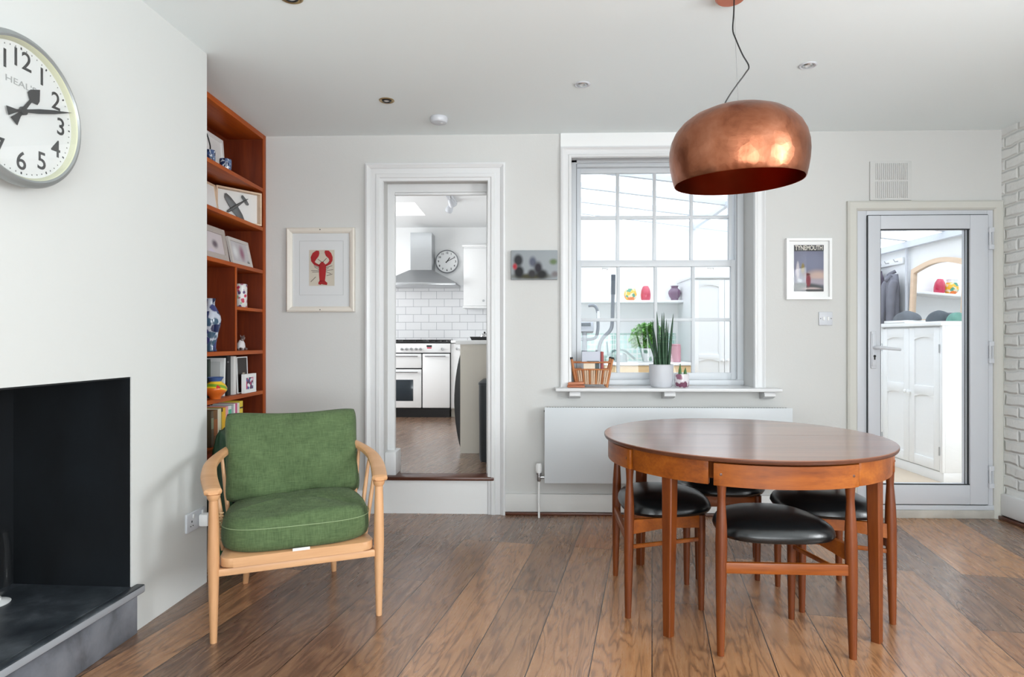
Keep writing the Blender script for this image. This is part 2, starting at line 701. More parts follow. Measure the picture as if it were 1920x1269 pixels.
m_slate_f = m_slate_f.m
m_soot = NT('fireplace_black')
_v = m_soot.coords((1, 1, .5))
m_soot.set(Base_Color=m_soot.ramp(m_soot.noise(_v, 4, 6, .6, .3), [(0.3, srgb(9, 11, 14)), (0.65, srgb(21, 26, 31)), (0.9, srgb(46, 54, 62))]), Roughness=.5)
m_soot = m_soot.m

# copper with a hand-beaten surface
_t = NT('beaten_copper')
_v = _t.coords()
_n = _t.noise(_v, 9, 5, .6, .4)
_t.set(Base_Color=_t.ramp(_n, [(0.25, srgb(112, 64, 44)), (0.5, srgb(156, 98, 72)), (0.75, srgb(178, 120, 94))]), Metallic=1.0)
_t.set(Roughness=_t.math('MULTIPLY_ADD', _n, .22, .22))
_vo = _t.new('ShaderNodeTexVoronoi')
_vo.inputs['Scale'].default_value = 26
_t.link(_v, _vo.inputs['Vector'])
_t.bump(_t.math('ADD', _vo.outputs['Distance'], _t.math('MULTIPLY', _n, 1.4)), .22, .006)
m_copper = _t.m
m_copper_in = plain('copper_inside', (176, 82, 48), .30, 1.0, var=.2)

# ------------------------------------------------------------------ the room
D = 4.17          # back wall
H = 2.508         # ceiling
XR = 3.05         # brick wall
XL = -2.03        # alcove back
YB = -1.85        # wall behind the camera
WT = 0.25         # back wall thickness
Matr = Matrix
CH = Matr.Translation((-1.532, 2.957, 0)) @ Matr.Rotation(math.radians(87.7), 4, 'Z')   # chimney breast: x along, y into the wall

f = MB().box(XL - .1, XR + .1, YB - .1, D + .02, -.12, 0)
struct(f.build('floor', m_floor))
f = MB().box(XL - .6, XR + .15, YB - .1, D + .05, H, H + .1)
struct(f.build('ceiling', m_ceil))

w = MB()
ox0, ox1, oz = -.9675, -.243, 2.21      # kitchen doorway
wx0, wx1, wz0, wz1 = .275, 1.462, .82, 2.418   # window
dx0, dx1, dz = 2.165, 2.965, 1.965      # glazed door
for a in ((-2.3, ox0, 0, H), (ox0, ox1, oz, H), (ox1, wx0, 0, H), (wx0, wx1, 0, wz0), (wx0, wx1, wz1, H), (wx1, dx0, 0, H), (dx0, dx1, dz, H), (dx1, XR + .3, 0, H), (ox0, ox1, 0, .215)):
    w.box(a[0], a[1], D, D + WT, a[2], a[3])
struct(w.build('wall_back', m_wall))

w = MB()
w.box(-4.75, -1.75, 0, .55, 0, H, M=CH)
w.box(-1.75, -.537, 0, .55, 1.006, H, M=CH)
w.box(-.537, 0, 0, .55, 0, H, M=CH)
struct(w.build('wall_left', m_wall_l))
w = MB().box(XL - .12, XL, 2.8, D, 0, H)
struct(w.build('wall_alcove', m_wall))

# brick wall with the side window opening
w = MB()
sy0, sy1, sz0, sz1 = -.40, 1.25, .85, 2.25
for a in ((YB, sy0, 0, H), (sy0, sy1, 0, sz0), (sy0, sy1, sz1, H), (sy1, D, 0, H)):
    w.box(XR, XR + .22, a[0], a[1], a[2], a[3])
struct(w.build('wall_right', m_brick))
# wall behind the camera with a wide opening added for fill light
w = MB()
rx0, rx1, rz0, rz1 = -.85, 2.55, .45, 2.3
for a in ((-2.3, rx0, 0, H), (rx0, rx1, 0, rz0), (rx0, rx1, rz1, H), (rx1, XR + .2, 0, H)):
    w.box(a[0], a[1], YB - .2, YB, a[2], a[3])
struct(w.build('wall_rear', m_wall))

# frames of the side window and the added rear opening (seen mirrored in the copper lamp)
def casement(name, horiz, a0, a1, z0, z1, at, n):
    t = MB()
    def bar(p0, p1, q0, q1, th=.05):
        if horiz:
            t.box(p0, p1, at - th / 2, at + th / 2, q0, q1)
        else:
            t.box(at - th / 2, at + th / 2, p0, p1, q0, q1)
    bar(a0, a1, z0, z0 + .06); bar(a0, a1, z1 - .06, z1); bar(a0, a0 + .05, z0 + .06, z1 - .06); bar(a1 - .05, a1, z0 + .06, z1 - .06)
    for k in range(1, n):
        c = a0 + (a1 - a0) * k / n
        bar(c - .03, c + .03, z0 + .06, z1 - .06)
    o = struct(t.build(name, m_white))
    return o
casement('window_2', False, sy0, sy1, sz0, sz1, XR + .10, 2)
casement('window_fill_3', True, rx0, rx1, rz0, rz1, YB - .08, 3)  # unseen frame for the added fill opening

# skirting: rough board under the window, dark bead at the floor
t = MB()
t.box(-.176, dx0 - .06, D - .022, D + .01, .02, .137, .004)
struct(t.build('baseboard_back', plain('rough_skirting', (222, 222, 220), .5, bump=.5, bscale=14)))
t = MB()
t.box(-.176, dx0 - .02, D - .032, D - .01, 0, .018, .004)
struct(t.build('trim_4', tread))
t = MB()
t.box(-1.75, ox0 - .12, D - .02, D + .01, 0, .15, .004)
struct(t.build('baseboard_left', m_white))
t = MB()
t.box(XR - .03, XR + .01, 1.3, D - .03, .028, .165, .008)
struct(t.build('baseboard_right', m_white))
t = MB()
t.box(XR - .042, XR - .005, 1.3, D - .02, 0, .022, .004)
struct(t.build('trim_5', tread))

# ---- kitchen doorway: moulded architrave, stop, riser, tread
prof = [(0, 0), (0, -.032), (.012, -.036), (.022, -.030), (.030, -.026), (.034, -.020), (.066, -.020), (.070, -.026), (.092, -.026), (.098, -.020), (.114, -.018), (.118, -.010), (.118, 0)]
def architrave(name, x0, x1, z0, z1, profile, m, yb=D, y_off=0):
    """three-sided moulded frame standing on the floor"""
    t = MB()
    rings = []
    for (sx, sz) in ((0, 0), (0, 1), (1, 1), (1, 0)):
        ring = []
        for ins, y in profile:
            x = x0 + ins if sx == 0 else x1 - ins
            z = z1 - ins if sz == 1 else z0
            ring.append((x, yb + y, z))
        rings.append(ring)
    t.loft(rings, cap=True)
    return struct(t.build(name, m, angle=25))
architrave('trim_1', ox0 - .118, ox1 + .118 - .035, 0, oz + .105, prof[:-1] + [(.118, 0)], m_trim)
t = MB()
for (a, b) in ((ox0, ox0 + .048), (ox1 - .05, ox1)):
    t.box(a, b, 4.28, 4.32, .24, oz)
t.box(ox0 + .048, ox1 - .05, 4.28, 4.32, 2.155, oz)
t.box(ox0 + .048, ox1 - .05, 4.285, 4.315, 2.137, 2.155, .004)
struct(t.build('trim_2', m_trim))
t = MB().box(ox0 - .0, ox0 + .075, 4.19, 4.36, .245, .40, .006)
struct(t.build('trim_3', m_trim))
t = MB().box(ox0, ox1, D - .006, D + .02, 0, .222)
struct(t.build('wall_step', m_white))
t = MB().box(ox0 - .004, ox1 + .01, D - .03, D + .10, .222, .247, .008)
struct(t.build('trim_6', tread))

# ---- sash window
win = MB()
yf = 4.355    # face of the box frame in the recess
gx0, gx1 = wx0, wx1
# box frame
win.box(gx0, gx0 + .052, yf, yf + .05, wz0 + .045, wz1 - .03, .003)
win.box(gx1 - .052, gx1, yf, yf + .05, wz0 + .045, wz1 - .03, .003)
win.box(gx0, gx1, yf, yf + .05, wz1 - .05, wz1, .003)
win.box(gx0 + .05, gx1 - .05, yf + .012, yf + .06, wz1 - .075, wz1 - .05, .003)
win.box(gx0, gx1, yf - .01, yf + .05, wz0 + .02, wz0 + .058, .006)
window = win.build('window_1', m_sash)
struct(window)
def sash(name, y, x0, x1, z0, z1, st, top, bot, rows):
    t = MB()
    t.box(x0, x0 + st, y, y + .035, z0, z1, .002)
    t.box(x1 - st, x1, y, y + .035, z0, z1, .002)
    t.box(x0 + st, x1 - st, y, y + .035, z1 - top, z1, .002)
    t.box(x0 + st, x1 - st, y, y + .035, z0, z0 + bot, .002)
    ix0, ix1, iz0, iz1 = x0 + st, x1 - st, z0 + bot, z1 - top
    for k in range(1, 4):
        c = ix0 + (ix1 - ix0) * k / 4
        t.box(c - .011, c + .011, y + .004, y + .031, iz0, iz1, .003)
    for k in range(1, rows):
        c = iz0 + (iz1 - iz0) * k / rows
        t.box(ix0, ix1, y + .006, y + .029, c - .011, c + .011, .003)
    o = t.build(name, m_sash, window)
    g = MB().box(ix0, ix1, y + .018, y + .021, iz0, iz1)
    g.build('window_pane', m_glass, o)
    return o
sash('upper_sash', yf + .058, gx0 + .048, gx1 - .048, 1.672, 2.36, .035, .05, .022, 2)
sash('lower_sash', yf + .016, gx0 + .046, gx1 - .046, .878, 1.698, .035, .045, .046, 2)
t = MB()
for x in (.52, 1.24):
    t.box(x - .022, x + .022, yf + .012, yf + .018, 1.632, 1.645, .002)
t.build('sash_lift', m_chrome, window)
for xa, nm in ((gx0 + .046, 0), (gx1 - .049, 1)):
    MB().box(xa, xa + .003, yf - .001, yf + .02, .88, 2.36).build('draught_strip', m_gap, window)
architrave('trim_7', wx0 - .072, wx1 + .072, .838, wz1 + .0, [(0, 0), (0, -.022), (.01, -.026), (.018, -.02), (.03, -.016), (.05, -.016), (.055, -.022), (.068, -.022), (.072, -.014), (.072, 0)], m_trim)
t = MB().box(wx0 - .072, wx1 + .072, D - .014, D + .01, wz1 - .004, H, .002)
struct(t.build('trim_8', m_white))
t = MB()
t.box(wx0 - .005, wx1 + .0, D - .03, yf, .822, .8385)
t.box(.165, 1.608, 4.055, D + .01, .817, .8395, .007)
sill = struct(t.build('trim_9', m_trim))
for x in (.292, .90, 1.535):
    b = MB()
    b.prism([(4.085, .817), (4.075, .80), (4.075, .787), (4.12, .772), (4.165, .765), (4.17, .817)], x - .036, x + .036, 'x', .003)
    br_ = b.build('sill_bracket', m_trim, sill)

# ---- glazed door
dr = MB()
fx0, fx1, fz0, fz1 = dx0 - .0, dx1 + .0, .03, dz
dr.box(dx0 - .04, dx0 + .02, D - .012, D + .10, 0.03, dz + .04, .003)
dr.box(dx1 - .015, dx1 + .04, D - .012, D + .10, 0.03, dz + .04, .003)
dr.box(dx0 + .02, dx1 - .015, D - .012, D + .10, dz - .008, dz + .04, .003)
dr.box(dx0 - .04, dx1 + .04, D - .02, D + .10, .052, .083, .003)
door = dr.build('door_1', m_upvc)
struct(door)
lx0, lx1, lz0, lz1 = dx0 + .022, dx1 - .018, .090, dz - .012
lf = MB()
lf.box(lx0, lx0 + .078, D - .03, D + .05, lz0, lz1, .004)
lf.box(lx1 - .115, lx1, D - .03, D + .05, lz0, lz1, .004)
lf.box(lx0 + .078, lx1 - .115, D - .03, D + .05, lz1 - .088, lz1, .004)
lf.box(lx0 + .078, lx1 - .115, D - .03, D + .05, lz0, lz0 + .125, .004)
leaf = lf.build('door_leaf', m_upvc, door)
ga = MB()
a0, a1, b0, b1 = lx0 + .078, lx1 - .115, lz0 + .125, lz1 - .088
for z in ((b0, b0 + .006), (b1 - .006, b1)):
    ga.box(a0, a1, D - .025, D - .015, z[0], z[1])
ga.box(a0, a0 + .004, D - .025, D - .015, b0, b1)
ga.box(a1 - .006, a1, D - .018, D - .006, b0, b1)
ga.box(a1 - .022, a1 - .018, D - .009, D - .006, b0, b1)
ga.build('glazing_gasket', m_gap, leaf)
MB().box(a0, a1, D - .005, D + .015, b0, b1).build('door_pane', m_glass, leaf)
MB().box(lx0 - .004, lx0, D - .024, D - .012, lz0, lz1).box(lx1, lx1 + .003, D - .024, D - .013, lz0, lz1).box(lx0, lx1, D - .024, D - .013, lz1, lz1 + .004).box(lx0, lx1, D - .024, D - .013, lz0 - .004, lz0).build('door_seal', m_gap, door)
hd = MB()
hx = lx0 + .030
hd.box(hx - .019, hx + .019, D - .042, D - .03, .965, 1.205, .008)
hd.box(hx - .014, hx + .014, D - .047, D - .04, .98, 1.19, .006)
hd.tube([(hx, D - .04, 1.10), (hx, D - .075, 1.10), (hx + .012, D - .088, 1.10), (hx + .04, D - .09, 1.098), (hx + .14, D - .088, 1.088)], [.012, .012, .012, .011, .009], 12)
han = hd.build('door_handle', m_upvc, leaf)
MB().lathe([(0, 0), (.008, 0), (.008, .003), (0, .003)], M=Matr.Translation((hx, D - .047, 1.045)) @ Matr.Rotation(R90, 4, 'X')).box(hx - .004, hx + .004, D - .05, D - .047, 1.022, 1.043).build('keyhole', m_darkmetal, han)
for z in (1.80, 1.07, .27):
    hb = MB()
    for dzz in (-.055, .055):
        hb.box(lx1 - .004, lx1 + .028, D - .045, D - .028, z + dzz - .016, z + dzz + .016, .004)
    hb.tube([(lx1 + .002, D - .04, z - .06), (lx1 + .002, D - .04, z + .06)], .006, 10)
    hb.tube([(lx1 + .022, D - .038, z - .05), (lx1 + .022, D - .038, z + .05)], .003, 8)
    hg = hb.build('door_hinge', m_upvc, door)
architrave('trim_10', dx0 - .105, dx1 + .085, 0, dz + .085, [(0, 0), (0, -.02), (.012, -.03), (.05, -.03), (.062, -.02), (.066, 0)], plain('creamy_plaster_trim', (206, 205, 198), .6, bump=.3, bscale=20))
t = MB().box(dx0 - .04, dx1 + .02, D - .03, D + .1, 0, .052, .003)
struct(t.build('trim_11', plain('old_threshold', (196, 192, 184), .6, bump=.6, bscale=12, var=.2)))

# ------------------------------------------------------------------ conservatory behind the back wall
YC = 6.8
XC = 3.68
def roofz(x):
    return 2.56 - .126 * x
t = MB().box(-.05, XC + .1, D + WT, YC + .1, -.12, 0)
struct(t.build('floor_conservatory', plain('pale_floor', (206, 190, 170), .5)))
t = MB()
t.prism([(0.0, 0), (XC + .1, 0), (XC + .1, roofz(XC)), (0, roofz(0))], YC, YC + .1, 'y')
struct(t.build('wall_conservatory_far', m_white))
t = MB().box(XC, XC + .1, D + WT, YC, 0, roofz(XC) - .02)
struct(t.build('wall_conservatory_right', m_white))
t = MB().box(-.05, .0, D + WT, 8.1, 0, 2.9)
struct(t.build('wall_divider', m_white))
t = MB()
for y in (4.55, 5.10, 5.65, 6.20, 6.75):
    t.prism([(0, roofz(0)), (XC, roofz(XC)), (XC, roofz(XC) + .05), (0, roofz(0) + .05)], y - .022, y + .022, 'y')
for x in (1.75, ):
    t.box(x - .02, x + .02, D + WT, YC, roofz(x) - .01, roofz(x) + .03)
t.box(XC - .06, XC, D + WT, YC, roofz(XC) - .06, roofz(XC))
struct(t.build('trim_12', plain('roof_bars', (214, 219, 226), .5)))
t = MB().prism([(0, roofz(0) + .03), (XC + .1, roofz(XC) + .03), (XC + .1, roofz(XC) + .04), (0, roofz(0) + .04)], D + WT, YC + .05, 'y')
struct(t.build('window_4', glass_mat('roof_glass', (.95, .97, 1, 1), .4)))
t = MB().box(0, 1.56, YC - .012, YC, .9, 1.22)
struct(t.build('trim_13', m_mosaic))

# ------------------------------------------------------------------ kitchen
KF = .245
YK = 7.95
KC = 2.57
t = MB().box(-2.9, -.05, D + .10, YK + .1, KF - .12, KF)
struct(t.build('floor_kitchen', m_kfloor))
t = MB()
t.box(-2.9, -.05, YK, YK + .1, KF, 1.84)
struct(t.build('wall_kitchen_tiled', m_tile))
t = MB().box(-2.9, -.05, YK, YK + .1, 1.84, KC)
struct(t.build('wall_kitchen_upper', m_white))
t = MB()
for a in ((4.6, 5.45, KF, KC), (5.45, 6.95, KF, 1.1), (5.45, 6.95, 2.35, KC), (6.95, 8.0, KF, KC)):  # gap in this wall is added to admit the kitchen fill lamp
    t.box(-2.9, -2.8, a[0], a[1], a[2], a[3])
t.box(-2.9, -2.2, D + WT, 4.6, KF, KC)
struct(t.build('wall_kitchen_left', m_white))
t = MB()
kx0, kx1, ky0, ky1 = -2.2, -1.19, 6.5, 7.18     # skylight opening
for a in ((-2.9, kx0, D + WT - .1, YK + .1), (kx1, -.05, D + WT - .1, YK + .1), (kx0, kx1, D + WT - .1, ky0), (kx0, kx1, ky1, YK + .1)):
    t.box(a[0], a[1], a[2], a[3], KC, KC + .12)
struct(t.build('ceiling_kitchen', m_white))
t = MB().box(kx0, kx1, ky0, ky1, KC + .10, KC + .106)
struct(t.build('window_5', m_glass))

# ================================================================== OBJECTS
def smoothpath(pts, n=6):
    """Catmull-Rom through points"""
    P = [Vector(p) for p in pts]
    out = []
    for i in range(len(P) - 1):
        p0 = P[max(i - 1, 0)]; p1 = P[i]; p2 = P[i + 1]; p3 = P[min(i + 2, len(P) - 1)]
        for k in range(n):
            t = k / n
            out.append(0.5 * ((2 * p1) + (p2 - p0) * t + (2 * p0 - 5 * p1 + 4 * p2 - p3) * t * t + (3 * p1 - p0 - 3 * p2 + p3) * t ** 3))
    out.append(P[-1])
    return out


# ---------------------------------------------------------------- dining table with four tuck-under chairs
TC = Vector((.945, 2.85, 0))
RT = .605
tb = thing('dining_table', 'round teak dining table with four black-seated chairs tucked under its edge', 'table', TC, math.radians(-2))
t = MB()
profT = [(0, .703), (RT - .022, .703), (RT - .004, .7095), (RT, .716), (RT, .7225), (RT - .002, .725), (0, .725)]
def lathe_flat(mb, prof, seg=120):
    rings = [[(r * math.cos(2 * math.pi * k / seg), r * math.sin(2 * math.pi * k / seg), z) for k in range(seg)] for r, z in prof if r > 0]
    mb.loft(rings, cap=True)
lathe_flat(t, profT[:-1][1:] + [(RT - .002, .725)])
top = t.build('tabletop', teak_top, tb)
t = MB().box(-RT + .004, RT - .004, -.0004, .0004, .7250, .7252)
t.build('leaf_seam', teak_edge, top)
MB().loft([[(r * math.cos(2 * math.pi * k / 120), r * math.sin(2 * math.pi * k / 120), z) for k in range(120)] for r, z in ((RT - .003, .7085), (RT + .0006, .7155), (RT + .0006, .7222))], cap=False).build('edge_banding', teak_edge, top)
for q in range(4):
    a = 45 + 90 * q
    MB().arc((0, 0), .556, .580, a - 17.3, a + 17.3, .618, .703, 20, .0015).build('apron', teak_x, tb)
t = MB().arc((0, 0), .500, .518, 0, 359.9, .63, .703, 72)
t.build('inner_rail', teak_x, tb)
for q in range(4):
    a = math.radians(45 + 90 * q)
    L = MB()
    c = Vector((.546 * math.sin(a), -.546 * math.cos(a), 0))
    ux = Vector((math.cos(a), math.sin(a), 0)); uy = Vector((math.sin(a), -math.cos(a), 0))
    rings = []
    for z, hw, sh in ((0, .0165, .008), (.25, .0195, .005), (.50, .0225, .001), (.62, .0235, 0), (.703, .0235, 0)):
        o_ = c + uy * sh
        sec = []
        for (i, j) in ((-1, -.8), (-.8, -1), (.8, -1), (1, -.8), (1, .8), (.8, 1), (-.8, 1), (-1, .8)):
            sec.append(o_ + ux * i * hw + uy * j * hw + Vector((0, 0, z)))
        rings.append(sec)
    L.loft(rings)
    L.build('leg', teak_z, tb)


def seat_outline(n, w_out, w_in, d_out, d_in, pw=3.2):
    """rounded trapezoid outline; -y is the outer (back band) side"""
    pts = []
    for k in range(n):
        a = 2 * math.pi * k / n
        c, s = math.cos(a), math.sin(a)
        c2 = math.copysign(abs(c) ** (2 / pw), c)
        s2 = math.copysign(abs(s) ** (2 / pw), s)
        y = s2 * (d_in if s2 > 0 else d_out)
        u = (s2 + 1) / 2
        wd = w_out + (w_in - w_out) * u
        pts.append((c2 * wd, y))
    return pts


def make_dining_chair():
    r = thing('dining_chair', '', 'chair')
    # curved back band that closes the ring of the table (arc about the table centre at local (0, .37))
    MB().arc((0, .37), .560, .588, -26.2, 26.2, .618, .700, 24, .002).build('back_band', teak_x, r)
    for sx in (-1, 1):
        L = MB()
        prof_z = [(0, .0125), (.10, .0155), (.28, .0200), (.40, .0215), (.47, .0200), (.56, .0140), (.60, .0160), (.619, .018)]
        pts = [(sx * (.235 - .006 * z / .6), -.162 + .008 * (z / .6), z) for z, _ in prof_z]
        L.tube(smoothpath(pts, 4), [x for x in sum([[prof_z[i][1] + (prof_z[i + 1][1] - prof_z[i][1]) * k / 4 for k in range(4)] for i in range(len(prof_z) - 1)], [])] + [prof_z[-1][1]], 14, up=Vector((0, 1, 0)))
        L.build('leg', teak_z, r)
        MB().lathe([(0, 0), (.0055, 0), (.005, .002), (0, .003)], M=Matr.Translation((sx * .235, .37 - .5385, .66)) @ Matr.Rotation(R90, 4, 'X') @ Matr.Translation((0, 0, .0)), seg=12).build('plug', teak_edge, r)
        L = MB()
        pz = [(0, .0120), (.15, .0155), (.36, .0185), (.405, .0185)]
        L.tube([(sx * .140, .160, z) for z, _ in pz], [q[1] for q in pz], 14, up=Vector((0, 1, 0)))
        L.build('leg', teak_z, r)
        # side seat rail and thin low side stretcher
        p0 = Vector((sx * .235, -.16, 0)); p1 = Vector((sx * .14, .16, 0))
        d = (p1 - p0).normalized(); nrm = Vector((-d.y, d.x, 0))
        S = MB()
        S.loft([[p0 + nrm * a + Vector((0, 0, z)) for a, z in ((-.010, .345), (.010, .345), (.010, .405), (-.010, .405))],
                [(p0 + p1) / 2 + nrm * a + Vector((0, 0, z)) for a, z in ((-.010, .362), (.010, .362), (.010, .405), (-.010, .405))],
                [p1 + nrm * a + Vector((0, 0, z)) for a, z in ((-.010, .352), (.010, .352), (.010, .405), (-.010, .405))]])
        S.build('seat_rail', teak_x, r)
        MB().tube([p0 + Vector((0, 0, .292)), p1 + Vector((0, 0, .302))], .009, 10, flat=(.7, 1.0)).build('stretcher', teak_x, r)
    MB().box(-.14, .14, .150, .170, .350, .400, .003).build('seat_rail', teak_x, r)
    MB().box(-.228, .228, -.170, -.152, .300, .340, .003).build('stretcher', teak_x, r)
    # upholstered seat
    n = 56
    C = MB()
    rings = []
    for sc, z in ((.60, .405), (.90, .405), (.97, .410), (1.0, .421), (.99, .434), (.95, .449), (.86, .464), (.70, .477), (.45, .486), (.2, .489)):
        rings.append([(x * sc, y * sc, z) for x, y in seat_outline(n, .232, .195, .172, .225, 2.7)])
    C.loft(rings)
    C.build('seat', m_vinyl, r)
    return r


chair_labels = [
    (0, 'teak dining chair with black vinyl seat, nearest of the four around the round table'),
    (-90, 'teak dining chair with black vinyl seat, leftmost of the four around the round table'),
    (90, 'teak dining chair with black vinyl seat, rightmost of the four, towards the glazed door'),
    (180, 'teak dining chair with black vinyl seat, farthest of the four, mostly hidden by the table'),
]
proto = make_dining_chair()
for i, (ang, lab) in enumerate(chair_labels):
    c = proto if i == 0 else copy_tree(proto)
    a = math.radians(ang - 1.5)
    c.location = TC + Vector((.37 * math.sin(a), -.37 * math.cos(a), 0))
    c.rotation_euler = (0, 0, a)
    tag(c, lab, 'chair', 'teak chairs tucked around the dining table')

# ---------------------------------------------------------------- armchair
ac = thing('armchair', 'beech spindle-back armchair with loose green cushions beside the chimney breast', 'armchair', (-1.037, 2.765, 0), math.radians(24.3))
FWX, FY, BWX, BY = .313, -.296, .203, .296
for sx in (-1, 1):
    L = MB()
    pr = [(.0, .0125), (.03, .0135), (.20, .0185), (.32, .0215), (.42, .0200), (.52, .0170), (.562, .0165)]
    L.tube([(sx * FWX, FY, z) for z, _ in pr], [q[1] for q in pr], 18, up=Vector((0, 1, 0)))
    leg = L.build('leg', beech, ac)
    MB().lathe([(0, 0), (.010, 0), (.010, .003), (0, .004)], (sx * FWX, FY, -.001), 16).build('glide', m_chrome, leg)
    L = MB()
    L.tube([(sx * BWX, BY, 0), (sx * BWX * .97, BY - .02, .08), (sx * BWX * .9, BY - .075, .29)], [.012, .016, .020], 16, up=Vector((0, 1, 0)))
    leg = L.build('leg', beech, ac)
    MB().lathe([(0, 0), (.010, 0), (.010, .003), (0, .004)], (sx * BWX, BY, -.001), 16).build('glide', m_chrome, leg)
# bow
half = [(FWX, FY - .018, .572), (FWX + .012, FY + .06, .582), (FWX + .026, -.10, .600), (FWX + .020, .04, .624), (.275, .17, .655), (.19, .262, .682), (.09, .305, .694), (0, .315, .697)]
full = [(-x, y, z) for x, y, z in half][:-1] + list(reversed(half))
pp = smoothpath(full, 5)
nn = len(pp)
B = MB()
rad = []
rings = []
for i, p in enumerate(pp):
    u = abs(2 * i / (nn - 1) - 1)     # 1 at the ends, 0 at the back
    wdt = .019 + .013 * min(1, max(0, (u - .35) / .4))
    th = .0135
    t_ = (pp[min(i + 1, nn - 1)] - pp[max(i - 1, 0)]).normalized()
    sd = t_.cross(Vector((0, 0, 1))).normalized()
    nr = sd.cross(t_).normalized()
    ring = []
    for k in range(14):
        a = 2 * math.pi * k / 14
        c, s = math.cos(a), math.sin(a)
        c = math.copysign(abs(c) ** .65, c); s = math.copysign(abs(s) ** .65, s)
        e = 1.0
        if i == 0 or i == nn - 1:
            e = .6
        ring.append(p + sd * c * wdt * e + nr * s * th * e)
    rings.append(ring)
B.loft(rings)
for sx in (-1, 1):
    B.lathe([(0, -.022), (.017, -.022), (.023, -.012), (.025, .0), (.0, .004)], (sx * FWX, FY, .562), 20)
B.build('arm_bow', beech_x, ac)
# spindles
for k, (bx, by, tx, ty, tz) in enumerate([(.285, -.14, .335, -.10, .598), (.278, -.03, .334, .04, .622), (.262, .08, .300, .13, .645), (.225, .17, .245, .205, .667), (.155, .225, .165, .272, .684), (.055, .245, .057, .309, .693)]):
    for sx in (-1, 1):
        MB().tube([(sx * bx, by, .30), (sx * (bx + tx) / 2, (by + ty) / 2, (.30 + tz) / 2), (sx * tx, ty, tz)], [.0075, .0095, .0065], 10, up=Vector((0, 1, 0))).build('spindle', beech, ac)
# seat frame: D-shaped rounded board, lower front rail and side rails
def dshape(w, y0, y1, wb, r=.05, n=8):
    pts = []
    for k in range(n + 1):
        a = math.radians(180 + 90 * k / n)
        pts.append((-w + r + r * math.cos(a), y0 + r + r * math.sin(a)))
    for k in range(n + 1):
        a = math.radians(270 + 90 * k / n)
        pts.append((w - r + r * math.cos(a), y0 + r + r * math.sin(a)))
    for k in range(n + 1):
        a = math.radians(0 + 90 * k / n)
        pts.append((wb - .09 + .09 * math.cos(a), y1 - .09 + .09 * math.sin(a)))
    for k in range(n + 1):
        a = math.radians(90 + 90 * k / n)
        pts.append((-wb + .09 + .09 * math.cos(a), y1 - .09 + .09 * math.sin(a)))
    return pts
B = MB()
B.prism(dshape(.292, FY - .022, .27, .24), .282, .318, 'z', .008)
B.build('seat_board', beech_x, ac)
B = MB()
B.box(-FWX + .012, FWX - .012, FY - .008, FY + .012, .248, .278, .006)
B.build('front_rail', beech_x, ac)
for sx in (-1, 1):
    MB().tube([(sx * (FWX - .01), FY, .265), (sx * BWX * .93, BY - .06, .262)], .014, 12, flat=(.8, 1)).build('side_rail', beech, ac)
# cane wrapped at the left rear of the bow
B = MB()
B.tube([(-.287 - .010 * k / 70 - .012 * math.cos(k * .9), -.138 + .008 * k / 70 + .012 * math.sin(k * .9), .33 + .125 * k / 70) for k in range(71)], .0032, 6)
B.build('cane_lashing', plain('cane', (196, 160, 118), .6), ac)


def pillow(name, W, Hh, T, M, mat, parent, seed=1, pinch=.12, nx=36, nz=28, sag=.0, dent=None):
    """soft cushion: width along local x, height along z, thickness y, slightly pinched corners"""
    rr = random.Random(seed)
    ph = [rr.uniform(0, 6.28) for _ in range(12)]
    fronts = {}
    bm = bmesh.new()
    for side in (1, -1):
        for i in range(nx + 1):
            for j in range(nz + 1):
                u = -1 + 2 * i / nx
                v = -1 + 2 * j / nz
                edge = i in (0, nx) or j in (0, nz)
                if edge and side == -1:
                    continue
                k = (1 - abs(u) ** 4) * (1 - abs(v) ** (3.2 if v > 0 else 5))
                th = T / 2 * max(0, k) ** .36 * (1 - .22 * v)
                # edges bow inwards between the corners
                x = u * W / 2 * (1 - pinch * .35 * (1 - v * v))
                z = v * Hh / 2 * (1 - pinch * (1 - u * u) * (1.0 if v > 0 else .25)) * (1 - .07 * abs(u) ** 7)
                x *= 1 - .05 * abs(v) ** 7
                wr = .004 * math.sin(7 * u + 3 * v + ph[0]) + .003 * math.sin(13 * v - 5 * u + ph[1]) + .0035 * math.sin(11 * u * v + ph[2]) + .002 * math.sin(21 * u + 8 * v + ph[3])
                wr += .007 * math.exp(-((abs(u) - .9) * 5) ** 2) * math.sin(16 * v + ph[4] + 2 * u) + .006 * math.exp(-((v + .45 - .25 * u) * 7) ** 2)
                if dent:
                    for (du, dv, dr, dd) in dent:
                        wr -= dd * math.exp(-(((u - du) / dr) ** 2 + ((v - dv) / (dr * 1.5)) ** 2))
                y = -side * (th + (wr * min(1, 3 * k) if not edge else 0))
                fronts[(side, i, j)] = bm.verts.new((x, y, z - sag * (1 - u * u)))
    def g(s, i, j):
        return fronts.get((s, i, j)) or fronts[(1, i, j)]
    for side in (1, -1):
        for i in range(nx):
            for j in range(nz):
                q = [g(side, i, j), g(side, i + 1, j), g(side, i + 1, j + 1), g(side, i, j + 1)]
                if len(set(q)) == 4:
                    try:
                        bm.faces.new(q if side == 1 else list(reversed(q)))
                    except ValueError:
                        pass
    mb = MB()
    mb._merge(bm, M)
    return mb.build(name, mat, parent, angle=80)


tilt = Matr.Translation((.005, .165, .625)) @ Matr.Rotation(math.radians(-20), 4, 'X')
pc = pillow('back_cushion', .60, .42, .185, tilt, m_green, ac, 4, .10, dent=[(-.05, .80, .10, .022), (-.25, -.62, .5, .022), (.85, -.3, .2, .012)])
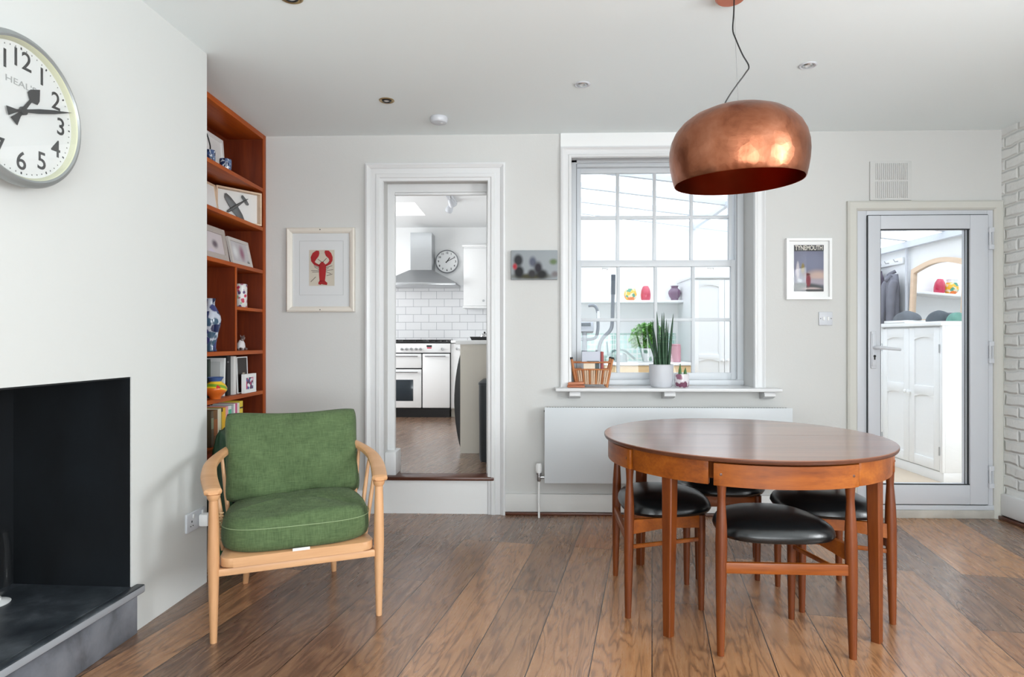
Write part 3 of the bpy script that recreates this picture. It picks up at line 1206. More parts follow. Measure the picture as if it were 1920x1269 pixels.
# seat cushion: thick box cushion with bulging front
C = MB()
n = 64
def so(k, w, yf_, yb_, wb):
    w += .022
    a = 2 * math.pi * k / n
    c, s = math.cos(a), math.sin(a)
    c2 = math.copysign(abs(c) ** .55, c); s2 = math.copysign(abs(s) ** .6, s)
    u = (s2 + 1) / 2
    return (c2 * (w + (wb - w) * u), (yf_ + yb_) / 2 + s2 * (yb_ - yf_) / 2)
rings = []
for sc, z in ((.5, .320), (.93, .320), (.985, .332), (1.005, .352), (1.01, .375), (1.008, .40), (.995, .425), (.965, .441), (.90, .453), (.78, .462), (.6, .468), (.4, .472), (.2, .474)):
    ring = []
    for k in range(n):
        x, y = so(k, .292, FY - .015, .235, .245)
        cx_, cy_ = 0, -.04
        wob = 1 + .006 * math.sin(5 * 2 * math.pi * k / n + z * 30)
        zz = z + (.010 * math.sin(9 * x) * (z > .44)) + (.006 * (z > .43)) * math.sin(14 * y + 6 * x)
        ring.append((cx_ + (x - cx_) * sc * wob, cy_ + (y - cy_) * sc * wob, zz - (.012 if (y < -.2 and z > .46) else 0) * sc))
    rings.append(ring)
C.loft(rings)
seat = C.build('seat_cushion', m_green, ac, angle=80)
pts = []
for k in range(33, 64):
    x, y = so(k, .292, FY - .015, .235, .245)
    pts.append((x * 1.014, -.04 + (y + .04) * 1.014, .415))
MB().tube(pts, .0013, 6).build('piping', plain('pale_stitch', (150, 168, 128), .8), seat)
MB().box(-.03, .035, FY - .026, FY - .021, .318, .328).build('care_label', m_white, seat)

# ---------------------------------------------------------------- copper pendant
P0 = Vector((.818, 2.50, 1.766))
pd = thing('pendant_lamp', 'large beaten copper dome pendant lamp hanging above the dining table', 'lamp', P0)
tl = Matr.Rotation(math.radians(-1.6), 4, 'Y') @ Matr.Rotation(math.radians(1.5), 4, 'X')
outer = [(.243, 0), (.2455, .004), (.252, .03), (.2585, .065), (.2615, .10), (.260, .135), (.252, .170), (.236, .203), (.210, .233), (.175, .258), (.130, .277), (.080, .288), (.035, .292), (0, .2925)]
inner = [(.2415, .001)] + [(max(0, r - .004), z - .003) for r, z in outer[2:]]
s_ = MB().lathe(outer, seg=72, M=tl)
s_.mat(1).lathe([(0.243, 0)] + inner, seg=72, M=tl)
shade = s_.build('lamp_shade', [m_copper, m_copper_in], pd, angle=70)
MB().lathe([(0, .30), (.022, .30), (.026, .26), (.026, .20), (.022, .195), (0, .195)], seg=20, M=tl).build('bulb_holder', m_copper_in, pd)
MB().lathe([(0, .11), (.018, .113), (.030, .13), (.033, .15), (.028, .175), (.014, .196), (0, .197)], seg=20, M=tl).build('light_bulb', glass_mat('bulb_glass', (1, .97, .92, 1), 1.0), pd)
ctop = Vector((-.030, 0, H - P0.z))
MB().lathe([(0, -.026), (.05, -.026), (.058, -.018), (.060, 0), (0, 0)], ctop, 32).build('ceiling_rose', plain('copper_rose', (206, 120, 92), .35, .6), pd)
cpts = [PY(x, y, 2.50) - P0 for x, y in ((1377, -26), (1376, 20), (1374, 55), (1379, 72), (1392, 102), (1404, 124), (1398, 137), (1381, 160), (1366, 182), (1357, 200), (1358, 214))]
MB().tube(smoothpath(cpts, 6), .0028, 8).build('power_cord', m_black, pd)
MB().tube([ctop + Vector((.012, 0, -.02)), (.0, 0, .29)], .0008, 6).build('suspension_wire', m_steel, pd)

# ---------------------------------------------------------------- radiator with its valve
ra = thing('radiator', 'long flat white panel radiator under the window', 'radiator', (0, 0, 0))
x0, x1, z0, z1 = .095, 1.665, .232, .718
t = MB()
t.box(x0, x1, 4.045, 4.052, z0, z1, .003)
t.box(x0 + .004, x1 - .004, 4.052, 4.12, z0 + .01, z1 - .006, .003)
t.build('panel', m_rad, ra)
t = MB()
nsl = 90
for k in range(nsl):
    x = x0 + .02 + (x1 - x0 - .04) * k / (nsl - 1)
    t.box(x - .0035, x + .0035, 4.058, 4.112, z1 - .007, z1 - .0045)
t.build('top_grille', m_gap, ra)
for x in (x0 + .25, x1 - .25):
    MB().box(x - .02, x + .02, 4.115, D - .001, .3, .62).build('wall_bracket', m_rad, ra)
vx = .060
t = MB().tube([(vx, 4.09, .0), (vx, 4.09, .255)], .0075, 10)
t.build('feed_pipe', m_white, ra)
t = MB().lathe([(0, -.03), (.011, -.03), (.014, -.02), (.014, .01), (.018, .014), (.018, .026), (0, .026)], (vx, 4.09, .265), 16)
t.tube([(vx, 4.09, .262), (x0 + .01, 4.09, .262)], .010, 10)
t.build('valve_body', m_steel, ra)
t = MB().lathe([(0, .026), (.017, .026), (.019, .035), (.019, .075), (.016, .085), (0, .087)], (vx, 4.09, .265), 20)
for k in range(10):
    a = k * .628
    t.box(-.0015, .0015, .0185, .0205, .036, .074, M=Matr.Translation((vx, 4.09, .265)) @ Matr.Rotation(a, 4, 'Z'))
t.build('valve_head', m_white, ra)
MB().tube([(x0 - .003, 4.08, .69), (x0 + .01, 4.08, .69)], .006, 10).build('bleed_plug', m_darkmetal, ra)

# ---------------------------------------------------------------- clock on the chimney breast
ck = thing('wall_clock', 'large round grey-cased wall clock on the chimney breast, cut by the picture edge', 'clock')
ck.matrix_world = Matr.Translation((-1.571, 1.832, 1.828)) @ Matr.Rotation(math.radians(87.7), 4, 'Z')
rx = Matr.Rotation(R90, 4, 'X')       # lathe axis z -> -y (towards the room)
RC = .222
MB().lathe([(.0, 0), (RC - .03, 0), (RC - .012, .035), (RC, .055), (RC + .002, .07), (RC - .003, .080), (RC - .014, .086), (RC - .020, .082)], seg=96, M=rx).build('case', m_case, ck)
MB().lathe([(RC - .020, .082), (RC - .027, .070), (RC - .028, .064)], seg=96, M=rx).build('bezel', m_cream, ck)
MB().lathe([(0, .0650), (RC - .026, .0650)], seg=96, M=rx).build('dial', m_face, ck)
rn = .150
for hnum in range(1, 13):
    a = math.radians(30 * hnum)
    text_mesh(str(hnum), .076, m_ink, 'numeral', ck, Matr.Translation((rn * math.sin(a), -.0657, rn * math.cos(a))) @ rx, .0003, bold=.0006)
t = MB()
for k in range(60):
    a = 2 * math.pi * k / 60
    big = k % 5 == 0
    t.box(-.0022 if big else -.0012, .0022 if big else .0012, -.0660, -.0655, -.0035 if big else -.0018, .0035 if big else .0018, M=Matr.Rotation(a, 4, 'Y') @ Matr.Translation((0, 0, .184)))
t.build('minute_track', m_ink, ck)
text_mesh("HEAL'S", .026, m_greyink, 'lettering', ck, Matr.Translation((-.0, -.0657, .078)) @ rx, .0003, width=.108)
def hand(name, ang, outline, y):
    MB().prism(outline, y - .0012, y, 'y', 0, M=Matr.Rotation(ang, 4, 'Y')).lathe([(0, 0), (.012, 0), (.012, .004), (0, .004)], seg=20, M=Matr.Translation((0, y, 0)) @ rx).build(name, m_ink, ck)
hand('hour_hand', math.radians(36), [(-.006, 0), (-.0045, .05), (-.022, .062), (-.020, .078), (0, .108), (.020, .078), (.022, .062), (.0045, .05), (.006, 0), (.006, -.02), (.014, -.05), (-.014, -.05), (-.006, -.02)], -.0690)
hand('minute_hand', math.radians(72), [(-.004, 0), (-.007, .06), (-.006, .12), (0, .197), (.006, .12), (.007, .06), (.004, 0), (.004, -.025), (.013, -.058), (-.013, -.058), (-.004, -.025)], -.0725)
MB().lathe([(0, .079), (RC - .021, .079), (RC - .021, .080), (0, .080)], seg=64, M=rx).build('cover_glass', m_clockglass, ck)

# ---------------------------------------------------------------- fireplace and hearth
fp = thing('fireplace', 'black-painted open fireplace with raised slate hearth in the chimney breast', 'fireplace')
fp.matrix_world = CH.copy()
t = MB()
t.box(-.5385, -.537 + .008, .004, .50, .02, 1.02)
t.box(-1.752, -1.745, .004, .50, .02, 1.02)
t.box(-1.75, -.5385, .485, .50, .02, 1.02)
t.box(-1.75, -.5385, .004, .50, 1.0, 1.006)
t.build('firebox_lining', m_soot, fp)
t = MB().box(-1.78, -.522, -.016, .0, 0, .156, .003)
t.mat(0).box(-1.74, -.54, 0, .486, 0, .156)
t.build('hearth_base', m_slate_f, fp)
t = MB()
t.box(-1.80, -.505, -.036, -.0015, .156, .188, .005)
t.box(-1.744, -.541, -.0015, .485, .156, .188)
sl = t.build('hearth_slab', m_slate, fp)
MB().box(-1.797, -.508, -.0368, -.0358, .160, .184, .0004).build('lit_edge', m_slate_e, sl)  # pale strip painting the light caught by the slab's front edge

# candle lamp at the picture edge
gl = thing('hurricane_lamp', 'clear glass hurricane lamp on a white foot standing on the slate hearth', 'lantern', (-1.955, 2.24, .189))
MB().lathe([(0, 0), (.055, 0), (.058, .004), (.050, .008), (.03, .012), (.028, .022), (0, .022)], seg=32).build('foot', m_white, gl)
MB().lathe([(.026, .022), (.055, .05), (.062, .10), (.058, .20), (.050, .26), (.0485, .26), (.0565, .20), (.0605, .10), (.0535, .052), (.025, .025)], seg=32).build('glass_chimney', m_clockglass, gl)
MB().lathe([(0, .03), (.022, .03), (.022, .12), (0, .122)], seg=20).build('candle', m_white, gl)

# sockets on the chimney breast
sk = thing('wall_socket', 'white double wall socket low on the chimney breast', 'socket')
sk.matrix_world = CH @ Matr.Translation((-.105, 0, .325))
MB().box(-.073, .073, -.010, .001, -.043, .043, .004).build('plate', m_upvc, sk)
for x in (-.036, .036):
    t = MB()
    t.box(x - .003, x + .003, -.0112, -.0098, -.002, .007)
    t.box(x - .012, x - .006, -.0112, -.0098, -.019, -.0155)
    t.box(x + .006, x + .012, -.0112, -.0098, -.019, -.0155)
    t.build('pin_holes', m_gap, sk)
    MB().box(x - .006 + .012, x + .006 + .012, -.0135, -.0098, .016, .034, .002).build('rocker_switch', m_white, sk)
pg = thing('plug_adapter', 'white plug adapter pushed into the double wall socket behind the armchair', 'plug')
pg.matrix_world = CH @ Matr.Translation((-.069, -.011, .318))
MB().box(-.024, .024, -.044, 0, -.028, .028, .008).build('body', m_white, pg)
MB().tube(smoothpath([(0, -.03, -.026), (0, -.035, -.05), (.02, -.03, -.11), (.05, -.02, -.18), (.10, -.02, -.26), (.13, -.03, -.306)], 5), .0025, 8).build('cable', m_black, pg)

# ---------------------------------------------------------------- bookcase in the alcove
BX0, BX1 = -2.0, -1.76       # back and front of the shelves
bc = thing('bookcase', 'tall teak built-in bookcase in the alcove behind the chimney breast', 'bookcase')
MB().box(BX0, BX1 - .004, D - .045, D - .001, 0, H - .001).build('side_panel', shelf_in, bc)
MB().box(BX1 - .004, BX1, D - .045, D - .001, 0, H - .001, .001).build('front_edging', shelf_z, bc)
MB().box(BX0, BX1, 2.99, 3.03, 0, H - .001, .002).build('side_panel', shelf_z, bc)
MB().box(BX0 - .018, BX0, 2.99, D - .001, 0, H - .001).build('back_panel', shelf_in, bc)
MB().box(BX0, BX1 + .002, 3.03, D - .045, H - .034, H - .002, .002).build('top_panel', shelf_y, bc)
LV = [2.150, 1.892, 1.610, 1.083, .817, .545, .12]
for z in LV:
    MB().box(BX0, BX1 - .001, 3.03, D - .045, z - .024, z, .002).build('shelf', shelf_y, bc)
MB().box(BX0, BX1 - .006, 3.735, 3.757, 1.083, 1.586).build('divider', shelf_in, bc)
MB().box(BX1 - .006, BX1 - .002, 3.735, 3.757, 1.083, 1.586, .001).build('divider_edging', shelf_z, bc)
MB().box(BX0, BX1 - .003, 3.757, D - .045, 1.332, 1.352, .001).build('shelf', shelf_y, bc)

m_bw = spots('blue_white_glaze', (206, 214, 224), [(34, 52, 92), (60, 84, 130), (28, 40, 70), (88, 112, 150)], 60, .2, .62)
m_bw2 = spots('blue_white_willow', (200, 208, 222), [(38, 50, 98), (66, 96, 120), (58, 64, 120), (30, 40, 80)], 24, .2, .58)

def blue_pot(name, lab, cat, loc, r, h, neck=False):
    t = thing(name, lab, cat, loc)
    if neck:
        prof = [(0, 0), (r * .9, 0), (r, h * .1), (r, h * .6), (r * .8, h * .74), (r * .35, h * .8), (r * .3, h), (r * .2, h), (r * .22, h * .8), (0, h * .75)]
    else:
        prof = [(0, 0), (r * .86, 0), (r * .95, h * .1), (r, h), (r * .92, h), (r * .86, h * .15), (0, h * .1)]
    MB().lathe(prof, seg=32).build('body', m_bw, t)
    return t
a = blue_pot('stoppered_jar', 'small blue and white patterned jar with dark stem, top shelf, beside the chimney edge', 'jar', (-1.835, 3.575, 2.151), .030, .085)
MB().tube(smoothpath([(0, 0, .07), (.0, .004, .11), (-.006, -.004, .15), (-.012, -.012, .18)], 4), .004, 8).build('dark_stem', m_black, a)
a = blue_pot('patterned_cup', 'small blue and white patterned cup on the top bookcase shelf', 'cup', (-1.800, 3.69, 2.151), .034, .066)

def leaning(name, lab, cat, loc, rz, tiltdeg, w, h, fw, fd, mframe, mpic, group=None, mat_border=0, mmount=None):
    """picture frame standing on its lower edge, leaning back; front faces local -y"""
    t = thing(name, lab, cat, loc, rz, group)
    M = Matr.Rotation(math.radians(-tiltdeg), 4, 'X')
    MB().ring_frame(-w / 2, w / 2, 0, h, [(0, 0), (0, -fd), (fw, -fd), (fw, -fd * .35), (fw, 0)], M=M).build('frame', mframe, t, angle=20)
    if mat_border:
        MB().box(-w / 2 + fw * .9, w / 2 - fw * .9, -fd * .45, -fd * .3, fw * .9, h - fw * .9, M=M).build('mount', mmount, t)
    b = mat_border
    MB().box(-w / 2 + fw * .9 + b, w / 2 - fw * .9 - b, -fd * .5, -fd * .28, fw * .9 + b, h - fw * .9 - b, M=M).build('picture', mpic, t)
    MB().box(-w / 2 + fw * .5, w / 2 - fw * .5, -fd * .2, 0, fw * .5, h - fw * .5, M=M).build('backing', mframe, t)
    return t
RZL = math.radians(90)
leaning('framed_print', 'white framed picture leaning at the back of the top bookcase shelf', 'frame', (-1.955, 3.86, 2.152), RZL, 4, .25, .27, .022, .015, m_white, m_white)
m_photo_a = blobs('faded_photo_a', (206, 196, 200), [(0.02, .09, .05, .035, (96, 84, 96), .2), (-.03, .04, .05, .03, (206, 196, 216), .1)], .4)
m_photo_b = blobs('faded_photo_b', (196, 192, 196), [(0.03, .08, .05, .07, (150, 96, 120), .1), (-.06, .08, .05, .06, (228, 230, 232), .1), (.10, .02, .03, .03, (52, 66, 52), .1)], .4)
m_silver = plain('silver_frame', (196, 186, 180), .35, .45, bump=.4, bscale=90)
leaning('framed_photo', 'ornate pale silver photo frame on the third shelf, nearer the chimney breast', 'photo frame', (-1.80, 3.56, 1.611), RZL, 10, .30, .19, .034, .016, m_silver, m_photo_a, 'photo frames on the third shelf')
leaning('framed_photo', 'plain whitish photo frame with pink picture on the third shelf', 'photo frame', (-1.795, 3.885, 1.611), RZL, 12, .275, .165, .020, .014, plain('pale_frame', (206, 200, 196), .4), m_photo_b, 'photo frames on the third shelf')

# box frame with a grey model aeroplane
bf = thing('box_frame', 'pale wood box frame holding a grey model aeroplane on the second shelf', 'box frame', (-1.862, 3.975, 1.893), math.radians(53))
w_, h_ = .30, .212
MB().ring_frame(-w_ / 2, w_ / 2, 0, h_, [(0, .02), (0, -.028), (.010, -.028), (.010, .018)]).build('frame', oakpale, bf, angle=20)
MB().box(-w_ / 2 + .005, w_ / 2 - .005, .012, .02, .005, h_ - .005).build('backboard', m_white, bf)
MB().box(-w_ / 2 + .008, w_ / 2 - .008, -.022, -.020, .008, h_ - .008).build('front_glass', m_clockglass, bf)
pm = Matr.Translation((-.012, .0, .105)) @ Matr.Rotation(math.radians(-38), 4, 'Y') @ Matr.Scale(.92, 4)
t = MB()
t.tube([(-.075, 0, 0), (-.07, 0, 0), (-.04, 0, 0), (0, 0, 0), (.04, 0, 0), (.085, 0, 0), (.10, 0, 0)], [.002, .008, .011, .011, .008, .004, .002], 12, M=pm)
t.build('plane_fuselage', plain('pewter', (112, 114, 116), .5, .4, var=.2), bf)
t = MB().prism([(-.040, -.012), (-.038, .012), (-.030, .085), (-.012, .108), (.0, .104), (.010, .07), (.016, .0), (.010, -.07), (.0, -.104), (-.012, -.108), (-.030, -.085)], .001, .006, 'y', .001, M=pm)
t.build('plane_wings', plain('pewter_wing', (104, 106, 108), .5, .4, var=.25), bf)
t = MB().prism([(.078, 0), (.076, .030), (.086, .040), (.096, .036), (.100, 0), (.096, -.036), (.086, -.040), (.076, -.030)], .000, .004, 'y', .001, M=pm)
t.prism([(.080, -.002), (.102, -.002), (.100, .002), (.08, .002)], -.022, .0, 'y', M=pm)
t.build('plane_tail', plain('pewter_tail', (108, 110, 112), .5, .4, var=.2), bf)
leaning('framed_print', 'thin pale wooden frame leaning on the second shelf beside the aeroplane box', 'frame', (-1.90, 3.70, 1.893), RZL, 8, .20, .20, .012, .012, oakpale, m_white)

# small compartments
tn = thing('storage_tin', 'white cylindrical tin printed with pink and purple flowers in the bookcase compartment', 'tin', (-1.86, 4.02, 1.353))
m_tin = spots('flower_tin', (232, 232, 230), [(206, 60, 90), (96, 70, 120), (150, 190, 150), (190, 130, 150)], 40, .35, .50)
MB().lathe([(0, 0), (.037, 0), (.038, .002), (.038, .128), (0, .128)], seg=32).build('body', m_tin, tn)
MB().lathe([(0, .127), (.0385, .127), (.0385, .152), (.036, .156), (0, .156)], seg=32).build('lid', m_tin, tn)
fg = thing('animal_figurine', 'small silvery animal figurine with white belly in the lower bookcase compartment', 'figurine', (-1.845, 3.99, 1.084), math.radians(60))
t = MB()
t.tube([(0, 0, .001), (0, 0, .018), (0, 0, .045), (.0, -.002, .062), (0, -.004, .070)], [.020, .028, .024, .014, .008], 16, up=Vector((0, 1, 0)), M=Matr.Diagonal((1, .8, 1, 1)))
t.build('body', plain('white_porcelain', (226, 222, 224), .25, var=.05), fg)
t = MB()
t.tube([(0, -.004, .062), (0, -.014, .074), (0, -.022, .080), (0, -.034, .076)], [.008, .015, .013, .005], 14)
for sx in (-1, 1):
    t.tube([(sx * .008, -.012, .083), (sx * .014, -.010, .096)], [.005, .002], 8)
t.build('head', plain('pewter_head', (150, 132, 128), .3, .5), fg)
t = MB()
for sx in (-1, 1):
    t.tube([(sx * .014, -.014, .010), (sx * .016, -.034, .008)], [.009, .006], 10)
t.build('feet', plain('pewter_feet', (150, 132, 128), .3, .5), fg)
t = MB().tube(smoothpath([(0, .018, .008), (.008, .028, .007), (.02, .032, .007), (.03, .028, .007)], 4), [.005] * 12 + [.003], 8)
t.build('tail', m_darkmetal, fg)
pb = MB().lathe([(0, -.034), (.016, -.030), (.029, -.016), (.034, 0), (.029, .017), (.016, .030), (0, .034)], seg=28)
o = pb.build('glass_ball', plain('dark_glass', (34, 26, 36), .12, .2))
o.location = (-1.90, 3.94, 1.118)
tag(o, 'dark round ornament behind the animal figurine in the lower compartment', 'ornament')

# tall chinese vase
vs = thing('ginger_vase', 'tall blue and white floral vase in the open bay left of the divider', 'vase', (-1.822, 3.56, 1.084))
MB().lathe([(0, 0), (.030, 0), (.032, .006), (.028, .02), (.030, .05), (.040, .10), (.052, .15), (.055, .18), (.050, .21), (.036, .24), (.024, .262), (.021, .28), (.026, .297), (.030, .302), (.026, .302), (.018, .285), (.017, .26), (0, .25)], seg=40).build('body', m_bw2, vs)

# shelf six: albums, bowl, boxes
def book(loc, w, h, d, col, lab, spine2=None, group=None, lean=0, cat='book'):
    """book standing with its spine towards the room (+x); w along y"""
    b = thing('book', lab, cat, loc, 0, group)
    Mx = Matr.Rotation(math.radians(lean), 4, 'X')
    cm = plain('cover_%d_%d_%d' % col, col, .55)
    MB().box(-d, -.002, -w / 2, -w / 2 + .003, 0, h, M=Mx).box(-d, -.002, w / 2 - .003, w / 2, 0, h, M=Mx).box(-.004, 0, -w / 2, w / 2, 0, h, .0015, M=Mx).build('cover', cm, b)
    MB().box(-d + .004, -.004, -w / 2 + .003, w / 2 - .003, .004, h - .004, M=Mx).build('pages', m_pages, b)
    if spine2:
        MB().box(0, .0006, -w / 2 + .002, w / 2 - .002, h * spine2[0], h * spine2[1], M=Mx).build('spine_label', plain('lbl_%d_%d_%d' % spine2[2], spine2[2], .6), b)
    return b
m_pages = plain('book_pages', (226, 218, 200), .8)
z6 = .818
G6 = 'albums on the fifth shelf'
book((-1.845, 3.50, z6), .07, .225, .14, (18, 22, 28), 'thick black album standing behind the painted bowl', None, G6)
book((-1.835, 3.572, z6), .024, .220, .14, (52, 66, 58), 'dark green album beside the thick black album', None, G6)
book((-1.800, 3.625, z6), .020, .205, .15, (196, 200, 200), 'pale grey album leaning between dark green and white albums', None, G6, -4)
book((-1.795, 3.665, z6), .018, .225, .15, (232, 234, 234), 'white album standing left of two black albums', None, G6, -3)
book((-1.795, 3.712, z6), .024, .238, .15, (24, 26, 28), 'black album, left of the two thin black ones', (.82, .86, (120, 120, 122)), G6)
book((-1.800, 3.745, z6), .022, .235, .15, (44, 44, 46), 'charcoal album, right of the two thin dark ones', None, G6)
book((-1.790, 3.790, z6), .036, .232, .15, (226, 224, 222), 'broad white album standing beside the dark picture card', None, G6)
bw_ = thing('painted_bowl', 'yellow footed pot with red spots, green band and blue rim, standing on the fifth shelf', 'pot', (-1.765, 3.50, z6))
m_pot = NT('painted_pot')
_v = m_pot.coords()
_s = m_pot.new('ShaderNodeSeparateXYZ')
m_pot.link(_v, _s.inputs[0])
_band = m_pot.ramp(m_pot.math('MULTIPLY_ADD', _s.outputs['Z'], 8.0, m_pot.math('MULTIPLY', _s.outputs['Y'], 2.6)), [(0, srgb(226, 110, 40)), (.30, srgb(236, 120, 44)), (.36, srgb(240, 200, 40)), (.44, srgb(130, 170, 50)), (.56, srgb(120, 176, 50)), (.58, srgb(244, 204, 48)), (1, srgb(244, 204, 48))], 'CONSTANT')
_vo = m_pot.new('ShaderNodeTexVoronoi')
_vo.inputs['Scale'].default_value = 26
m_pot.link(_v, _vo.inputs['Vector'])
_sp = m_pot.ramp(_vo.outputs['Distance'], [(.30, (1, 1, 1, 1)), (.34, (0, 0, 0, 1))])
_up = m_pot.math('GREATER_THAN', _s.outputs['Z'], .062)
m_pot.set(Base_Color=m_pot.mix(m_pot.math('MULTIPLY', _sp, _up), _band, srgb(206, 44, 30)), Roughness=.25)
m_pot = m_pot.m
MB().lathe([(0, 0), (.028, 0), (.030, .012), (.048, .03), (.062, .05), (.062, .062), (.050, .082), (.032, .096), (.030, .10), (0, .10)], seg=36).build('body', m_pot, bw_)
MB().lathe([(.030, .098), (.032, .104), (.044, .122), (.042, .123), (.028, .108), (.026, .098)], seg=36).build('rim', plain('blue_rim', (70, 100, 160), .25), bw_)
m_dark_pic = blobs('dark_picture', (20, 14, 12), [(.0, .09, .02, .03, (170, 90, 60), .1), (.02, .12, .03, .008, (200, 190, 170), .2), (-.02, .04, .03, .02, (120, 40, 40), .1)], .3)
leaning('picture_card', 'dark picture card with orange glow standing on the fifth shelf', 'card', (-1.80, 3.91, z6 + .001), RZL, 2, .145, .225, .006, .006, m_white, m_dark_pic)
m_owl = spots('folk_pattern', (24, 28, 60), [(200, 30, 110), (230, 232, 236), (60, 90, 150), (90, 40, 90)], 55, .4, .62)
leaning('patterned_box', 'small white square box frame with dark folk pattern on the fifth shelf', 'box', (-1.775, 3.925, z6 + .001), RZL, 0, .165, .118, .022, .02, m_white, m_owl)

# shelf seven: colourful paperbacks
z7 = .546
G7 = 'paperbacks on the lowest visible shelf'
row = [(.030, .205, (96, 84, 62), 'olive brown paperback, leftmost in the lowest visible row', (.5, .8, (140, 146, 120))),
       (.046, .205, (120, 84, 46), 'thick brown patterned paperback in the lowest visible row', (.3, .75, (160, 96, 48))),
       (.026, .208, (226, 220, 196), 'cream paperback beside the thick brown one', None),
       (.016, .208, (232, 226, 180), 'thin ivory paperback beside the black-and-yellow one', None),
       (.020, .208, (60, 52, 30), 'black and yellow paperback left of the plain yellow one', (.1, .9, (226, 186, 50))),
       (.034, .208, (240, 186, 40), 'broad yellow paperback near the middle of the lowest visible row', None),
       (.030, .212, (232, 160, 166), 'pink paperback between yellow and mint spines', None),
       (.040, .212, (226, 232, 226), 'white paperback with mint green spine patch', (.45, .9, (90, 190, 150))),
       (.030, .212, (166, 178, 180), 'blue grey paperback in the lowest visible row', None),
       (.020, .218, (238, 236, 232), 'white paperback left of the magenta spine', None),
       (.026, .218, (206, 90, 140), 'magenta paperback with narrow spine', None),
       (.030, .218, (232, 228, 214), 'off-white paperback between magenta and yellow spines', None),
       (.046, .226, (234, 208, 70), 'thick lemon yellow paperback at the right end of the row', (.80, .84, (60, 56, 40)))]
y = 3.485
for w_, h_, c_, l_, s2 in row:
    book((-1.782, y + w_ / 2, z7), w_ - .001, h_ + .0, .13, c_, l_, s2, G7)
    y += w_

# green bag on the floor behind the armchair
bg = thing('tote_bag', 'dark green soft bag with pink pocket standing in front of the bookcase', 'bag', (-1.66, 3.42, 0), math.radians(8))
t = MB()
rings = []
for z, w_, d_ in ((0, .13, .075), (.05, .135, .08), (.25, .14, .082), (.42, .135, .07), (.56, .13, .05), (.66, .125, .02), (.675, .12, .008)):
    ring = []
    for k in range(40):
        a = 2 * math.pi * k / 40
        c, s = math.cos(a), math.sin(a)
        wob = 1 + .05 * math.sin(5 * a + z * 9) + .03 * math.sin(11 * a + z * 17)
        ring.append((math.copysign(abs(c) ** .6, c) * d_ * wob, math.copysign(abs(s) ** .6, s) * w_ * wob, z - .02 * abs(math.sin(2 * a)) * (z > .6)))
    rings.append(ring)
t.loft(rings)
t.build('bag_body', plain('dark_green_nylon', (38, 78, 50), .5, bump=.5, bscale=9, var=.3), bg, angle=80)
t = MB()
t.box(.062, .088, -.115, .110, .43, .535, .012)
t.build('pink_pocket', plain('pink_cloth', (214, 40, 96), .7), bg)
t = MB().box(.060, .092, -.115, .115, .06, .395, .015)
t.build('black_pocket', plain('black_nylon', (18, 18, 20), .6), bg)
t = MB().tube([(.094, .04, .51), (.096, .075, .525), (.094, .11, .51), (.094, .075, .49)], .0035, 8, close=True)
t.build('buckle', m_steel, bg)

# ---------------------------------------------------------------- pictures on the back wall
def wall_picture(name, lab, cat, x0, x1, z0, z1, prof, mf, parts):
    t = thing(name, lab, cat, ((x0 + x1) / 2, D, (z0 + z1) / 2))
    w, h = (x1 - x0) / 2, (z1 - z0) / 2
    MB().ring_frame(-w, w, -h, h, prof).build('frame', mf, t, angle=20)
    return t, w, h
m_cream_f = plain('cream_frame', (226, 220, 210), .4)
lb, w, h = wall_picture('lobster_picture', 'cream framed print of a red lobster left of the kitchen doorway', 'picture', -1.612, -1.158, 1.335, 1.893, [(0, -.001), (0, -.03), (.008, -.036), (.026, -.030), (.036, -.022), (.036, -.001)], m_cream_f, None)
MB().box(-w + .03, w - .03, -.012, -.001, -h + .03, h - .03).build('mount', plain('grey_white_mount', (222, 224, 226), .7), lb)
MB().ring_frame(-w + .082, w - .078, -h + .112, h - .086, [(0, -.0122), (0, -.0135), (.0015, -.0135), (.0015, -.0122)]).build('mount_line', plain('mount_line', (176, 178, 178), .7), lb)
px = .0034     # metres per photo pixel on this wall
cxp, cyp = 603.5, 507
def L(x, y):
    return ((x - cxp) * px * 1.04, (cyp - y) * px)
MB().box(L(581, 0)[0], L(629, 0)[0], -.0142, -.0125, L(0, 538)[1], L(0, 468)[1]).build('print_sheet', plain('aged_paper', (206, 198, 184), .8, var=.08), lb)
m_lob = plain('lobster_red', (168, 24, 30), .6, var=.2)
def shp(pts):
    t2 = MB()
    t2.prism([L(530 + a / 7.253, 420 + b / 7.253) for a, b in pts], -.0158, -.0142, 'y')
    return t2
lo = MB()
for pts in ([(505, 560), (540, 515), (560, 515), (605, 565), (598, 700), (588, 790), (515, 790), (508, 700)],
            [(515, 785), (588, 785), (622, 815), (615, 845), (560, 838), (545, 830), (525, 842), (498, 832), (500, 805)]):
    lo.prism([L(530 + a / 7.253, 420 + b / 7.253) for a, b in pts], -.0158, -.0142, 'y')
lo.build('lobster_body', m_lob, lb)
for pts in ([(510, 590), (440, 560), (400, 510), (392, 450), (420, 390), (470, 356), (508, 362), (512, 400), (500, 440), (470, 480), (448, 515), (460, 530), (515, 560)],
            [(600, 585), (665, 548), (692, 500), (694, 450), (672, 390), (640, 358), (590, 356), (582, 382), (600, 430), (640, 470), (650, 500), (630, 530), (595, 555)]):
    shp(pts).build('claw', m_lob, lb)
m_lin = plain('ink_brown', (84, 60, 56), .7)
